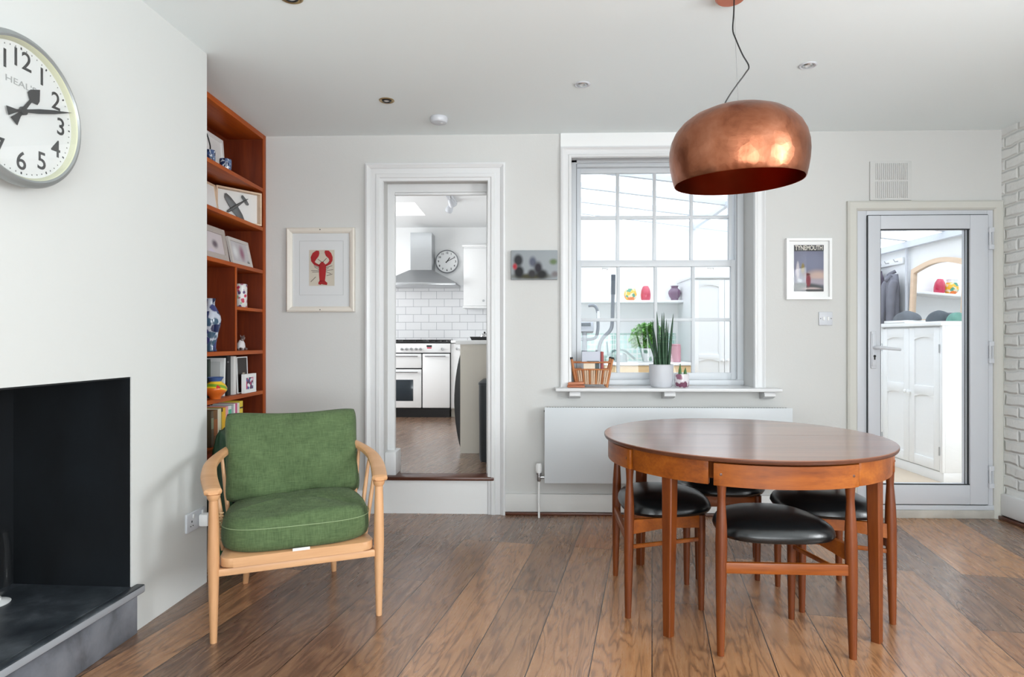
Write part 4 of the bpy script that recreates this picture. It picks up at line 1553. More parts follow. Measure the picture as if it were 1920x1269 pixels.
for p, q in (((505, 600), (435, 570)), ((505, 625), (445, 590)), ((505, 640), (400, 640)), ((505, 660), (415, 662)), ((600, 600), (688, 572)), ((600, 625), (640, 600)), ((600, 640), (700, 628)), ((600, 655), (670, 685)), ((545, 520), (487, 475)), ((560, 520), (612, 465)), ((395, 798), (462, 730)), ((610, 715), (690, 690))):
    a, b = L(530 + p[0] / 7.253, 420 + p[1] / 7.253), L(530 + q[0] / 7.253, 420 + q[1] / 7.253)
    MB().tube([(a[0], -.0150, a[1]), (b[0], -.0150, b[1])], .0016, 6).build('feeler' if p[1] < 530 else 'lobster_leg', m_lin, lb)
for zz in (h - .014, -h + .014):
    MB().lathe([(0, 0), (.004, 0), (.003, .003), (0, .0035)], M=Matr.Translation((0, -.033, zz)) @ rx, seg=12).build('frame_pin', m_darkmetal, lb)
MB().box(-w + .034, w - .034, -.020, -.018, -h + .034, h - .034).build('front_glass', m_clockglass, lb)

ty, w, h = wall_picture('seaside_poster', 'white framed seaside poster titled TYNEMOUTH between window and glazed door', 'picture', 1.665, 1.955, 1.412, 1.808, [(0, -.001), (0, -.032), (.016, -.032), (.018, -.016), (.018, -.001)], m_white, None)
MB().box(-w + .012, w - .012, -.014, -.001, -h + .012, h - .012).build('mount', m_white, ty)
m_post = blobs('poster_print', (104, 106, 128), [
    (.02, .05, .12, .10, (120, 124, 148), .3), (.06, -.045, .11, .055, (196, 170, 160), .2), (.06, -.085, .12, .035, (168, 160, 172), .3),
    (-.05, -.13, .20, .05, (70, 74, 76), .6), (.02, -.135, .09, .022, (190, 170, 168), .4), (-.068, -.01, .014, .075, (190, 184, 190), .5),
    (-.055, -.075, .022, .018, (206, 214, 218), .4), (-.035, .005, .014, .045, (130, 112, 50), .5), (0.0, -.075, .02, .055, (130, 40, 56), .5), (-.01, -.035, .03, .012, (100, 40, 40), .4)], .5)
MB().box(-.092, .098, -.0155, -.0135, -h + .052, h - .042).build('print_sheet', m_post, ty)
MB().box(-.092, .098, -.0160, -.0156, h - .082, h - .042).build('title_band', plain('title_band', (62, 64, 68), .6), ty)
text_mesh('TYNEMOUTH', .042, plain('title_ink', (226, 222, 212), .6), 'title_lettering', ty, Matr.Translation((.003, -.0165, h - .062)) @ rx, .0002, width=.176, bold=.0008)
MB().box(-.092, .098, -.0160, -.0156, -h + .052, -h + .066).build('caption_band', plain('caption_band', (72, 74, 76), .6), ty)
MB().box(-w + .016, w - .016, -.019, -.017, -h + .016, h - .016).build('front_glass', m_clockglass, ty)

m_canvas = blobs('soft_photo', (150, 156, 160), [
    (-.02, -.075, .20, .03, (64, 62, 40), .2), (-.105, .03, .042, .055, (44, 46, 50), .4), (-.10, -.045, .045, .055, (26, 26, 30), .4), (-.128, -.01, .022, .030, (176, 44, 56), .2),
    (-.01, .02, .035, .05, (84, 88, 104), .3), (.025, -.02, .04, .06, (34, 30, 42), .3), (.05, -.06, .055, .045, (22, 24, 26), .3), (-.015, -.055, .04, .04, (46, 46, 50), .3),
    (.125, .02, .04, .03, (98, 116, 80), .2), (.135, -.06, .035, .03, (116, 110, 112), .2)], .7)
cv = thing('photo_canvas', 'small unframed photo canvas with blurred figures between doorway and window', 'picture', (.0305, D, 1.641))
MB().box(-.152, .152, -.030, -.001, -.096, .096, .003).build('canvas', m_canvas, cv)

sw = thing('light_switch', 'white double light switch below the seaside poster', 'switch', (1.925, D, 1.288))
MB().box(-.044, .044, -.010, -.0005, -.044, .044, .004).build('plate', m_upvc, sw)
for x in (-.014, .014):
    MB().box(x - .006, x + .006, -.0145, -.0095, -.012, .012, .002).build('rocker_switch', m_white, sw)
for x in (-.034, .034):
    MB().lathe([(0, 0), (.003, 0), (.003, .001), (0, .001)], M=Matr.Translation((x, -.010, 0)) @ rx, seg=10).build('plate_screw', m_darkmetal, sw)

vt = thing('air_vent', 'white louvred air vent high on the wall above the glazed door', 'vent', (2.34, D, 2.181))
MB().box(-.132, .132, -.012, -.0005, -.127, .127, .003).build('plate', m_wall, vt)
t = MB()
for k in range(17):
    x = -.096 + .2 * k / 16
    for (za, zb) in ((-.112, -.006), (.006, .112)):
        t.box(x - .0028, x + .0028, -.0175, -.011, za, zb, .001)
t.build('louvres', m_wall, vt)

# ---------------------------------------------------------------- ceiling fittings
m_gold = plain('brushed_gold', (176, 152, 112), .35, .9)
def downlight(px_, py_, lab, ring, rr=.043):
    p = PZ(px_, py_, H)
    t = thing('downlight', lab, 'light', (p.x, p.y, H), 0, 'recessed downlights in the ceiling')
    MB().lathe([(rr, -.0005), (rr, -.003), (rr - .006, -.006), (rr - .013, -.003), (rr - .016, -.0008)], seg=36).build('trim_ring', ring, t)
    MB().lathe([(rr - .016, -.001), (rr - .020, -.007), (rr - .026, -.007), (rr - .027, -.001)], seg=36).build('inner_ring', m_darkmetal if ring is m_gold else m_steel, t)
    MB().lathe([(0, -.003), (rr - .027, -.003), (rr - .027, -.001), (0, -.001)], seg=30).build('lens', m_white, t)
downlight(725, 188, 'small gold-ringed downlight above the lobster picture, nearest the smoke alarm', m_gold)
downlight(1092, 158, 'small white-ringed downlight above the sash window', m_upvc)
downlight(1515, 122, 'small white-ringed downlight to the right of the copper lamp', m_upvc)
downlight(546, -5, 'gold-ringed downlight cut by the top edge of the picture', m_gold, .046)
p = PZ(823, 220, H)
sa = thing('smoke_alarm', 'white round smoke alarm on the ceiling above the kitchen doorway', 'smoke alarm', (p.x, p.y, H))
MB().lathe([(0, -.0005), (.052, -.0005), (.054, -.006), (.052, -.026), (.046, -.034), (.03, -.038), (0, -.039)], seg=40).build('body', m_upvc, sa)
MB().lathe([(0, -.0385), (.008, -.0385), (.008, -.041), (0, -.0415)], (.018, -.012, 0), 14).build('test_button', m_white, sa)

# ---------------------------------------------------------------- things on the window sill
ZS = .840
sp = thing('spiky_plant', 'cylindrical snake plant with upright dark green spikes in a pale grey pot', 'plant', (.866, 4.185, ZS))
MB().lathe([(0, 0), (.062, 0), (.066, .004), (.075, .045), (.078, .10), (.0785, .148), (.0745, .149), (.073, .12), (0, .118)], seg=48).build('pot', plain('pale_grey_pot', (206, 208, 214), .45, bump=.15, bscale=30), sp)
MB().lathe([(0, .122), (.073, .122), (.073, .125), (0, .127)], seg=30).build('soil', plain('soil', (52, 40, 32), .95), sp)
m_spike = NT('spike_green')
_v = m_spike.coords((1, 1, 30))
m_spike.set(Base_Color=m_spike.ramp(m_spike.noise(_v, 3, 4), [(0.3, srgb(22, 52, 34)), (0.6, srgb(44, 84, 52)), (0.85, srgb(84, 120, 78))]), Roughness=.45)
m_spike = m_spike.m
for bx, by, tx, ty_, tz, r in ((-.035, -.02, -.105, -.01, .30, .007), (-.02, .01, -.055, .02, .34, .008), (-.012, -.025, -.035, -.03, .395, .010), (.004, .0, .008, .01, .385, .010), (.014, -.02, -.002, -.03, .36, .009), (.02, .015, .022, .02, .39, .009), (.028, -.01, .030, -.02, .345, .008), (.045, -.015, .075, -.02, .38, .009), (.052, .01, .070, .01, .31, .007), (.040, .02, .052, .03, .32, .007), (-.04, .02, -.05, .03, .29, .006), (0.0, .03, -.012, .04, .33, .007)):
    MB().tube(smoothpath([(bx, by, .12), (bx * .8 + tx * .2, by, .20), ((bx + tx) / 2, (by + ty_) / 2, .12 + (tz + .1 - .12) * .55), (tx, ty_, tz + .10)], 4), [r] * 9 + [r * .8, r * .6, r * .35, r * .08], 10).build('spike', m_spike, sp)

bp = thing('bulb_pot', 'small white and plum glazed pot with two green bulb shoots', 'plant', (.995, 4.16, ZS))
MB().lathe([(0, 0), (.038, 0), (.045, .008), (.047, .04), (.046, .085), (.043, .088), (.041, .07), (0, .068)], seg=36).build('pot', spots('plum_glaze', (226, 220, 224), [(120, 70, 92), (150, 100, 120)], 22, .25, .50), bp)
for x, h_ in ((-.012, .070), (.022, .045)):
    MB().tube([(x, 0, .06), (x, 0, .075), (x, 0, .085 + h_ * .4), (x + .002, 0, .085 + h_)], [.012, .012, .009, .001], 12, up=Vector((0, 1, 0))).build('shoot', plain('shoot_green', (70, 116, 62), .45, var=.2), bp)

# bamboo letter basket
bk = thing('letter_basket', 'bamboo letter basket filled with cards at the left end of the window sill', 'basket', (.408, 4.20, ZS))
m_bam = wood('bamboo', (150, 84, 44), (186, 118, 70), (206, 146, 100), 'z', 1, .4)
m_bam2 = wood('bamboo_pale', (196, 160, 130), (214, 184, 156), (226, 200, 176), 'z', 1, .4)
t = MB().box(-.10, .10, -.045, .045, .018, .026)
t.build('base_board', m_bam, bk)
for sx in (-1, 1):
    for sy in (-1, 1):
        MB().tube([(sx * .098, sy * .045, 0), (sx * .133, sy * .060, .185)], .0085, 10).build('corner_post', m_bam, bk)
        MB().tube([(sx * .133, sy * .060, .185), (sx * .135, sy * .061, .196)], .0095, 10).build('post_cap', m_darkmetal, bk)
for sy in (-1, 1):
    for k in range(15):
        u = -1 + 2 * (k + .5) / 15
        MB().tube([(u * .096, sy * .046, .02), (u * .114, sy * .054, .115)], .0058, 8).build('slat', m_bam2 if k % 3 else m_bam, bk)
    MB().tube([(-.118, sy * .055, .115), (.118, sy * .055, .115)], .006, 8).build('rail', m_bam, bk)
    MB().tube([(-.128, sy * .059, .162), (.128, sy * .059, .162)], .005, 8).build('rail', m_bam, bk)
for sx in (-1, 1):
    MB().tube([(sx * .128, -.058, .155), (sx * .128, .058, .155)], .005, 8).build('rail', m_bam, bk)
def loose(name, x0, x1, y0, y1, z0, z1, m, lab, cat, lean=0, group=None):
    o = MB().box(x0, x1, y0, y1, z0, z1, .002).build(name, m)
    o.location = (.408, 4.20, ZS)
    o.rotation_euler = (math.radians(lean), 0, 0)
    return tag(o, lab, cat, group)
loose('letter_bundle', -.062, .060, -.010, .018, .03, .232, plain('pale_envelope', (206, 210, 222), .7, var=.05), 'bundle of pale grey envelopes standing in the bamboo basket', 'letters')
loose('greeting_card', -.055, .022, -.038, -.034, .03, .160, plain('card_cream', (236, 222, 200), .7), 'cream greeting card at the front of the bamboo basket', 'card')
loose('notebook', .063, .080, -.02, .03, .03, .232, plain('notebook_red', (170, 80, 78), .6), 'dusty red notebook standing in the bamboo basket', 'notebook')
loose('card_stack', -.030, .05, -.030, -.014, .03, .170, plain('dark_cards', (74, 84, 84), .6), 'stack of dark cards behind the cream greeting card', 'cards')
wl = thing('leather_wallet', 'tan leather wallet lying in front of the bamboo basket', 'wallet', (.305, 4.125, ZS), math.radians(-6))
MB().box(-.06, .055, -.022, .022, 0, .016, .006).build('lower_half', plain('tan_leather', (176, 104, 72), .5, bump=.2), wl)
MB().box(-.055, .050, -.020, .024, .017, .036, .008, M=Matr.Rotation(math.radians(-3), 4, 'Y')).build('flap', plain('tan_leather_light', (196, 126, 92), .5, bump=.2), wl)

# ---------------------------------------------------------------- kitchen
YF = 7.33
rc = thing('range_cooker', 'white range cooker with black plinth seen through the kitchen doorway', 'cooker', (-1.375, 7.62, KF))
X0, X1 = -.45, .45
yf_ = YF - 7.62
MB().box(X0 + .004, X1 - .004, yf_ + .03, .30, .09, .875).build('body', m_gap, rc)
MB().box(X0 + .01, X1 - .01, yf_ + .015, .28, 0, .10).build('plinth', m_black, rc)
MB().box(X0, X1, yf_, .29, .755, .862, .004).build('control_panel', m_white, rc)
MB().box(X0, X1, yf_ + .005, .30, .864, .885, .003).build('hob', m_black, rc)
MB().box(.126, X1 - .006, yf_ - .002, yf_ + .035, .112, .742, .006).build('oven_door', m_white, rc)
od = MB().box(X0 + .006, .112, yf_ - .002, yf_ + .035, .112, .560, .006).build('oven_door', m_white, rc)
MB().box(X0 + .09, .018, yf_ - .005, yf_ - .001, .192, .44, .012).build('oven_window', plain('oven_glass', (44, 54, 62), .12, var=.1), od)
MB().box(X0 + .006, .112, yf_ - .002, yf_ + .035, .575, .742, .006).build('oven_door', m_white, rc)
for a_, b_, z_ in ((.16, .40, .715), (X0 + .05, .075, .715), (X0 + .05, .075, .53)):
    t = MB().tube([(a_, yf_ - .035, z_), (b_, yf_ - .035, z_)], .009, 10)
    for x in (a_ + .01, b_ - .01):
        t.tube([(x, yf_, z_), (x, yf_ - .035, z_)], .007, 8)
    t.build('towel_rail', m_steel, rc)
for x in (-.40, -.31, -.22, -.115, -.06, -.004, .052, .105, .36):
    MB().lathe([(0, 0), (.016, 0), (.017, .010), (.013, .024), (0, .025)], M=Matr.Translation((x - .0, yf_, .797)) @ rx, seg=18).build('knob', m_steel, rc)
MB().box(.175, .235, yf_ - .004, yf_, .822, .842, .001).build('clock_display', m_darkmetal, rc)
MB().box(.180, .232, yf_ - .004, yf_, .804, .818, .001).build('red_badge', plain('badge_red', (206, 50, 84), .4), rc)
for gx in (-.30, 0, .30):
    t = MB()
    for k in range(4):
        x = gx - .11 + .22 * k / 3
        t.box(x - .005, x + .005, -.20, .22, .885, .905)
    for yy in (-.2, .0, .2):
        t.box(gx - .12, gx + .12, yy - .005, yy + .005, .895, .907)
    t.build('pan_support', m_darkmetal, rc)

def kitchen_unit(name, lab, loc, w, d, h, mat, plinth=True, knob=None):
    t = thing(name, lab, 'cabinet', loc)
    MB().box(0, w, .02, d, .10, h).build('carcass', mat, t)
    dd = MB().box(.002, w - .002, 0, .02, .105, h - .004, .003).build('door', mat, t)
    if knob:
        MB().lathe([(0, 0), (.006, 0), (.006, .012), (.014, .016), (.014, .022), (0, .026)], M=Matr.Translation((knob[0], 0, knob[1])) @ rx, seg=16).build('knob', m_steel, dd)
    MB().box(0, w, .05, d, 0, .10).build('plinth', plain('plinth_cream', (206, 200, 188), .5), t)
    return t
kitchen_unit('base_cabinet', 'narrow white base cabinet with small knob right of the range cooker', (-.922, 7.36, KF), .34, .55, .865, m_white, knob=(.075, .80))
# long run along the right kitchen wall, with end panel, facing left
er = thing('cabinet_run', 'cream-ended kitchen cabinet run on the right seen through the doorway', 'cabinet', (-.554, 5.03, KF))
MB().box(0, .50, 0, .018, .0, .868).build('end_panel', plain('end_panel_cream', (212, 206, 194), .5), er)
MB().box(.02, .50, .66, 2.30, .0, .868).build('carcass', m_white, er)
dw = thing('dishwasher', 'black curved-front washing machine beside the cream end panel', 'appliance', (-.554, 5.06, KF))
MB().box(.03, .49, .0, .58, .01, .860).build('body', m_black, dw)
t = MB()
pr = []
for k in range(17):
    u = k / 16
    pr.append((-.052 * math.sin(math.pi * u) ** .8 if 0 < u < 1 else 0, .03 + .77 * u))
pr += [(.029, .80), (.029, .03)]
t.prism([(p[0], p[1]) for p in pr], .0, .58, 'y')
t.build('curved_door', plain('gloss_black', (24, 24, 26), .25), dw)
wt = MB().box(-.59, -.055, 5.015, 7.34, KF + .869, KF + .900, .004).box(-.92, -.055, 7.34, 7.945, KF + .869, KF + .900, .004)
o = wt.build('worktop', m_white)
tag(o, 'white kitchen worktop running along the right wall and back corner', 'worktop')
bn = thing('kitchen_bin', 'tall slim dark grey bin just inside the kitchen doorway on the right', 'bin', (-.235, 4.79, KF))
rings = []
for z, s_ in ((0, .94), (.02, .98), (.50, 1.0), (.57, 1.0)):
    rings.append([(x * s_, y * s_, z) for x, y in [(math.copysign(abs(math.cos(2 * math.pi * k / 32)) ** .35, math.cos(2 * math.pi * k / 32)) * .145, math.copysign(abs(math.sin(2 * math.pi * k / 32)) ** .35, math.sin(2 * math.pi * k / 32)) * .14) for k in range(32)]])
m_bin = plain('dark_grey_plastic', (52, 58, 62), .4)
MB().loft(rings).build('body', m_bin, bn)
rings = [[(p[0] * s_, p[1] * s_, z) for p in rings[-1]] for z, s_ in ((.571, 1.02), (.585, 1.02), (.605, .85), (.615, .5))]
MB().loft(rings).build('lid', m_bin, bn)
MB().box(-.03, .05, -.01, .03, .60, .66, .01).build('lid_handle', m_black, bn)
ty2 = MB().loft([[(x * s_, y * s_, z) for x, y in ((-.11, -.08), (.11, -.08), (.11, .08), (-.11, .08))] for z, s_ in ((0, .9), (.035, 1.05), (.035, .98), (.006, .84))])
o = ty2.build('roasting_tray', m_black)
o.location = (-.475, 6.3, KF + .901)
tag(o, 'small black tray on the white kitchen worktop', 'tray')
kt = thing('small_kettle', 'small chrome pot standing in the black tray on the kitchen worktop', 'kettle', (-.45, 6.30, KF + .908))
MB().lathe([(0, 0), (.045, 0), (.05, .02), (.04, .05), (.02, .062), (0, .064)], seg=24).build('body', m_chrome, kt)
MB().lathe([(0, .062), (.008, .064), (.01, .075), (0, .08)], seg=14).build('lid_knob', m_black, kt)
wc = thing('wall_cabinet', 'white kitchen wall cabinet above the tiles, right of the kitchen clock', 'cabinet', (-.80, 7.60, 1.535))
MB().box(0, .74, .02, .345, .02, .735).build('carcass', m_white, wc)
dd = MB().box(.004, .36, 0, .02, .024, .715, .004).build('door', m_white, wc)
MB().box(.366, .736, 0, .02, .024, .715, .004).build('door', m_white, wc)
MB().lathe([(0, 0), (.006, 0), (.006, .012), (.014, .016), (.014, .022), (0, .026)], M=Matr.Translation((.245, 0, .085)) @ rx, seg=16).build('knob', m_steel, dd)
MB().box(-.012, .745, -.014, .345, .735, .760, .005).build('cornice', m_white, wc)
MB().box(-.008, .742, -.010, .345, 0, .02, .004).build('light_rail', m_white, wc)
fpn = thing('frying_pan', 'black frying pan hanging beside the kitchen wall cabinet', 'pan', (-.38, 6.9, 1.60))
Mz = Matr.Rotation(R90, 4, 'Y')
MB().lathe([(0, 0), (.11, 0), (.125, .03), (.122, .03), (.108, .004), (0, .004)], seg=36, M=Mz).build('pan_body', m_black, fpn)
MB().tube([(.01, 0, .11), (.0, 0, .30)], .010, 10).build('pan_handle', m_black, fpn)
MB().tube([(.0, 0, .29), (.0, 0, .97)], .003, 8).build('hanging_hook', m_steel, fpn)
hdx = thing('cooker_hood', 'stainless steel chimney cooker hood above the range', 'hood', (-1.325, 7.945, 1.80))
MB().box(-.13, .13, -.27, -.001, .20, .66).build('hood_chimney', m_steel, hdx)
t = MB().loft([[(-.45, -.50, .03), (.45, -.50, .03), (.45, -.001, .03), (-.45, -.001, .03)], [(-.14, -.29, .20), (.14, -.29, .20), (.14, -.001, .20), (-.14, -.001, .20)]])
t.build('canopy', m_steel, hdx)
MB().box(-.45, .45, -.50, -.001, 0, .03, .002).build('front_lip', m_steel, hdx)
kc = thing('kitchen_clock', 'round white kitchen wall clock with thin metal rim beside the cooker hood', 'clock', (-1.040, YK, 2.135))
MB().lathe([(0, .001), (.142, .001), (.146, .01), (.146, .035), (.139, .04), (.134, .03)], seg=56, M=rx).build('rim', plain('clock_rim', (150, 152, 156), .3, .7), kc)
MB().lathe([(0, .029), (.135, .029)], seg=56, M=rx).build('dial', m_white, kc)
for hh in range(1, 13):
    a = math.radians(30 * hh)
    text_mesh(str(hh), .034, m_ink, 'numeral', kc, Matr.Translation((.108 * math.sin(a), -.0295, .108 * math.cos(a))) @ rx, .0003, bold=.001)
for ang, ln, wd in ((math.radians(36), .062, .005), (math.radians(62), .105, .0035)):
    MB().box(-wd, wd, -.0325, -.0312, -.02, ln, M=Matr.Rotation(ang, 4, 'Y')).build('clock_hand', m_ink, kc)
sl_ = thing('spotlight_bar', 'white ceiling spotlight bar with two tilted spots in the kitchen', 'light', (-.78, 6.2, KC))
MB().box(-.035, .035, -.30, .30, -.028, -.001, .01).build('bar', m_upvc, sl_)
for sx, yy in ((-1, .16), (1, -.10)):
    hd_ = MB().tube([(sx * .01, yy, -.025), (sx * .02, yy, -.07)], .008, 10)
    hd_.build('spot_arm', m_steel, sl_)
    Mr = Matr.Translation((sx * .03, yy, -.10)) @ Matr.Rotation(math.radians(-25 * sx), 4, 'Y') @ Matr.Rotation(math.radians(20), 4, 'X')
    MB().lathe([(0, .05), (.022, .045), (.034, .02), (.038, -.01), (.034, -.03), (.028, -.034)], seg=24, M=Mr).build('spot_head', m_upvc, sl_)
    MB().lathe([(0, -.028), (.029, -.034), (.029, -.030), (0, -.026)], seg=24, M=Mr).build('lens', m_darkmetal, sl_)

# ---------------------------------------------------------------- conservatory
cs = MB().box(.02, 1.62, YC - .24, YC - .001, 1.535, 1.56, .004)
o = cs.build('wall_shelf', m_white)
tag(o, 'long white shelf on the far conservatory wall carrying three vases', 'shelf')
cs = MB().box(2.35, 3.45, YC - .24, YC - .001, 1.655, 1.68, .004)
o = cs.build('wall_shelf', m_white)
tag(o, 'white conservatory shelf seen only in the arched mirror', 'shelf')
m_yel = spots('yellow_flower_glaze', (238, 226, 190), [(240, 180, 40), (226, 120, 40), (70, 150, 120), (240, 210, 60)], 26, .2, .6)
m_redg = plain('crimson_glaze', (196, 32, 72), .12, coat=.6)
def flower_vase(lab, loc):
    t = thing('flower_vase', lab, 'vase', loc)
    MB().lathe([(0, 0), (.035, 0), (.06, .03), (.068, .065), (.06, .095), (.05, .115), (.052, .12), (.046, .12), (.05, .1), (0, .08)], seg=36).build('body', m_yel, t)
    MB().lathe([(.048, .115), (.045, .14), (.052, .155), (.05, .156), (.042, .14), (.044, .116)], seg=36).build('neck', m_white, t)
def red_vase(lab, loc):
    t = thing('red_vase', lab, 'vase', loc)
    MB().lathe([(0, 0), (.042, 0), (.05, .02), (.053, .06), (.046, .11), (.03, .145), (.024, .152), (.018, .15), (.02, .14), (0, .12)], seg=36).build('body', m_redg, t)
    return t
flower_vase('yellow flowered vase on the far conservatory shelf, seen through the sash window', (1.055, 6.65, 1.561))
red_vase('glossy crimson vase beside the yellow flowered vase, seen through the sash window', (1.215, 6.65, 1.561))
flower_vase('yellow flowered vase seen only in the arched mirror', (2.88, 6.66, 1.681))
red_vase('crimson vase seen only in the arched mirror', (3.00, 6.66, 1.681))
pv = thing('purple_vase', 'round-bellied purple vase at the right end of the conservatory shelf', 'vase', (1.515, 6.65, 1.561))
MB().lathe([(0, 0), (.036, 0), (.04, .012), (.038, .02), (.055, .04), (.066, .075), (.062, .10), (.045, .12), (.034, .13), (.036, .145), (.044, .152), (.04, .152), (.03, .14), (0, .12)], seg=40).build('body', plain('purple_glaze', (112, 72, 108), .15, coat=.5, var=.2), pv)

# pine sideboard with worktop
sb = thing('pine_sideboard', 'pale pine sideboard with white top under the green tiles', 'sideboard', (.10, 6.05, 0))
MB().box(0, 1.475, 0, .55, .905, .93, .004).build('top', m_white, sb)
MB().box(.01, 1.465, .015, .03, .77, .90, .004).build('drawer_front', pine, sb)
MB().box(.02, 1.455, .03, .54, .74, .905).build('carcass', pine, sb)
for x in (.03, 1.40):
    for yy in (.03, .50):
        MB().box(x, x + .045, yy, yy + .045, 0, .74, .004).build('leg', pine, sb)
# bushy plant
bu = thing('bushy_plant', 'leafy bright green plant in a white pot on the pine sideboard', 'plant', (1.17, 6.25, .931))
MB().lathe([(0, 0), (.045, 0), (.05, .01), (.075, .12), (.080, .135), (.072, .135), (.066, .12), (0, .12)], seg=32).build('pot', spots('leaf_pot', (232, 234, 234), [(140, 170, 150), (110, 150, 130)], 14, .3, .42), bu)
R_ = random.Random(11)
t = MB()
for k in range(850):
    a = R_.uniform(0, 6.283); el = R_.uniform(-.5, 1.4)
    rr_ = .20 * R_.uniform(.25, 1) ** .5
    c_ = Vector((rr_ * math.cos(a) * math.cos(el) * .95, rr_ * math.sin(a) * math.cos(el) * .8, .22 + rr_ * math.sin(el) * .85))
    M_ = Matr.Translation(c_) @ Matr.Rotation(R_.uniform(0, 6.28), 4, 'Z') @ Matr.Rotation(R_.uniform(-1, 1), 4, 'X')
    l_ = R_.uniform(.020, .034)
    t.loft([[(0, -l_, 0), (.001, -l_, .001), (-.001, -l_, .001)], [(l_ * .4, -l_ * .2, .0), (0, -l_ * .2, .003), (-l_ * .4, -l_ * .2, 0)], [(l_ * .38, l_ * .4, 0), (0, l_ * .4, .003), (-l_ * .38, l_ * .4, 0)], [(.001, l_, 0), (0, l_, .001), (-.001, l_, 0)]], M=M_)
t.build('foliage', plain('bright_leaf', (96, 156, 62), .5, var=.35), bu)
t = MB()
for k in range(14):
    a = k * .45
    t.tube([(0.02 * math.cos(a), .02 * math.sin(a), .11), (.12 * math.cos(a), .10 * math.sin(a), .27)], .003, 6)
t.build('stems', plain('stem', (110, 96, 60), .7), bu)
cn = thing('pink_canister', 'dusty pink cylindrical canister on the pine sideboard', 'canister', (1.43, 6.25, .931))
MB().lathe([(0, 0), (.052, 0), (.054, .004), (.054, .155), (.050, .160), (0, .160)], seg=32).build('body', plain('dusty_pink', (196, 140, 152), .5), cn)
MB().lathe([(0, .160), (.052, .160), (.052, .172), (.045, .178), (0, .178)], seg=32).build('lid', plain('dusty_pink_lid', (188, 130, 142), .5), cn)
wk = thing('watering_can', 'small grey metal watering can with curved handle on the pine sideboard', 'watering can', (.90, 6.25, .931))
MB().lathe([(0, 0), (.06, 0), (.062, .005), (.055, .07), (.035, .09), (.0, .092)], seg=28).build('body', plain('grey_metal', (150, 160, 160), .4, .6), wk)
MB().tube(smoothpath([(-.05, 0, .02), (-.10, 0, .05), (-.09, 0, .10), (-.03, 0, .12), (.04, 0, .11), (.10, 0, .06), (.14, 0, .03)], 5), .011, 10).build('handle', plain('teal_grey', (104, 130, 128), .5), wk)
MB().tube([(-.125, 0, .06), (-.14, 0, .20)], [.010, .007], 10).build('spout', plain('teal_grey_dark', (104, 126, 126), .5), wk)

# tall panelled cupboard on the right of the window view
def panel_door(mb_list, x0, x1, z0, z1, y, mat, parent, split=.5, st=.07, arch=True, hinge_right=True, M=None, knob=None):
    d = MB()
    d.box(x0, x0 + st, y, y + .022, z0, z1, .002, M=M)
    d.box(x1 - st, x1, y, y + .022, z0, z1, .002, M=M)
    d.box(x0 + st, x1 - st, y, y + .022, z1 - st, z1, .002, M=M)
    d.box(x0 + st, x1 - st, y, y + .022, z0, z0 + st * 1.1, .002, M=M)
    zm = z0 + (z1 - z0) * split
    d.box(x0 + st, x1 - st, y, y + .022, zm - st * .5, zm + st * .5, .002, M=M)
    # shallow arches below the rails
    for zt in (z1 - st, zm - st * .5):
        xa, xb = x0 + st, x1 - st
        pts = [(xa, zt + .001)]
        for k in range(9):
            u = k / 8
            pts.append((xa + (xb - xa) * u, zt - .022 * (1 - math.sin(math.pi * u))))
        pts.append((xb, zt + .001))
        d.prism(pts, y + .001, y + .021, 'y', M=M)
    o_ = d.build('door', mat, parent)
    MB().box(x0 + st, x1 - st, y + .012, y + .018, z0 + st, z1 - st, M=M).build('door_panel', mat, o_)
    if knob:
        MB().lathe([(0, 0), (.008, 0), (.008, .012), (.017, .018), (.017, .026), (.010, .032), (0, .033)], M=(M or Matr.Identity(4)) @ Matr.Translation((knob[0], y, knob[1])) @ rx, seg=18).build('knob', mat, o_)
    return o_
tc = thing('tall_cupboard', 'tall white panelled cupboard seen through the right of the sash window', 'cupboard', (1.585, 6.2, 0))
MB().box(0, .62, .022, .598, .05, 1.75).build('carcass', m_white, tc)
MB().box(-.012, .632, -.014, .598, 1.75, 1.79, .006).build('cornice', m_white, tc)
MB().box(.01, .61, .03, .598, 0, .05).build('plinth', m_white, tc)
panel_door(None, .012, .308, .07, 1.735, 0, m_white, tc, .55, .05, knob=(.285, .95))
panel_door(None, .312, .608, .07, 1.735, 0, m_white, tc, .55, .05, knob=(.335, .95))

# white cupboard behind the glazed door, facing left
cb = thing('panelled_cupboard', 'white two-door panelled cupboard behind the glazed door', 'cupboard', (3.31, 6.06, 0), math.radians(-90))
# local x runs from far (0) to near (.90); local -y faces the room's left
MB().box(0, .90, .022, .36, .08, 1.265, .003).build('carcass', m_white, cb)
MB().box(-.015, .915, -.02, .365, 1.265, 1.30, .006).build('cupboard_top', m_white, cb)
MB().box(.0, .90, .01, .355, 0, .08, .002).build('plinth', m_white, cb)
MB().box(.0, .035, .0, .022, .08, 1.265, .002).box(.865, .90, .0, .022, .08, 1.265, .002).build('face_frame', m_white, cb)
panel_door(None, .037, .449, .09, 1.25, -.0, m_white, cb, .55, .075, knob=(.425, .70))
panel_door(None, .453, .863, .09, 1.25, -.0, m_white, cb, .55, .075, knob=(.475, .70))
for z in (.25, 1.08):
    for x in (.034, .866):
        MB().tube([(x, -.004, z - .035), (x, -.004, z + .035)], .005, 8).build('hinge', m_steel, cb)

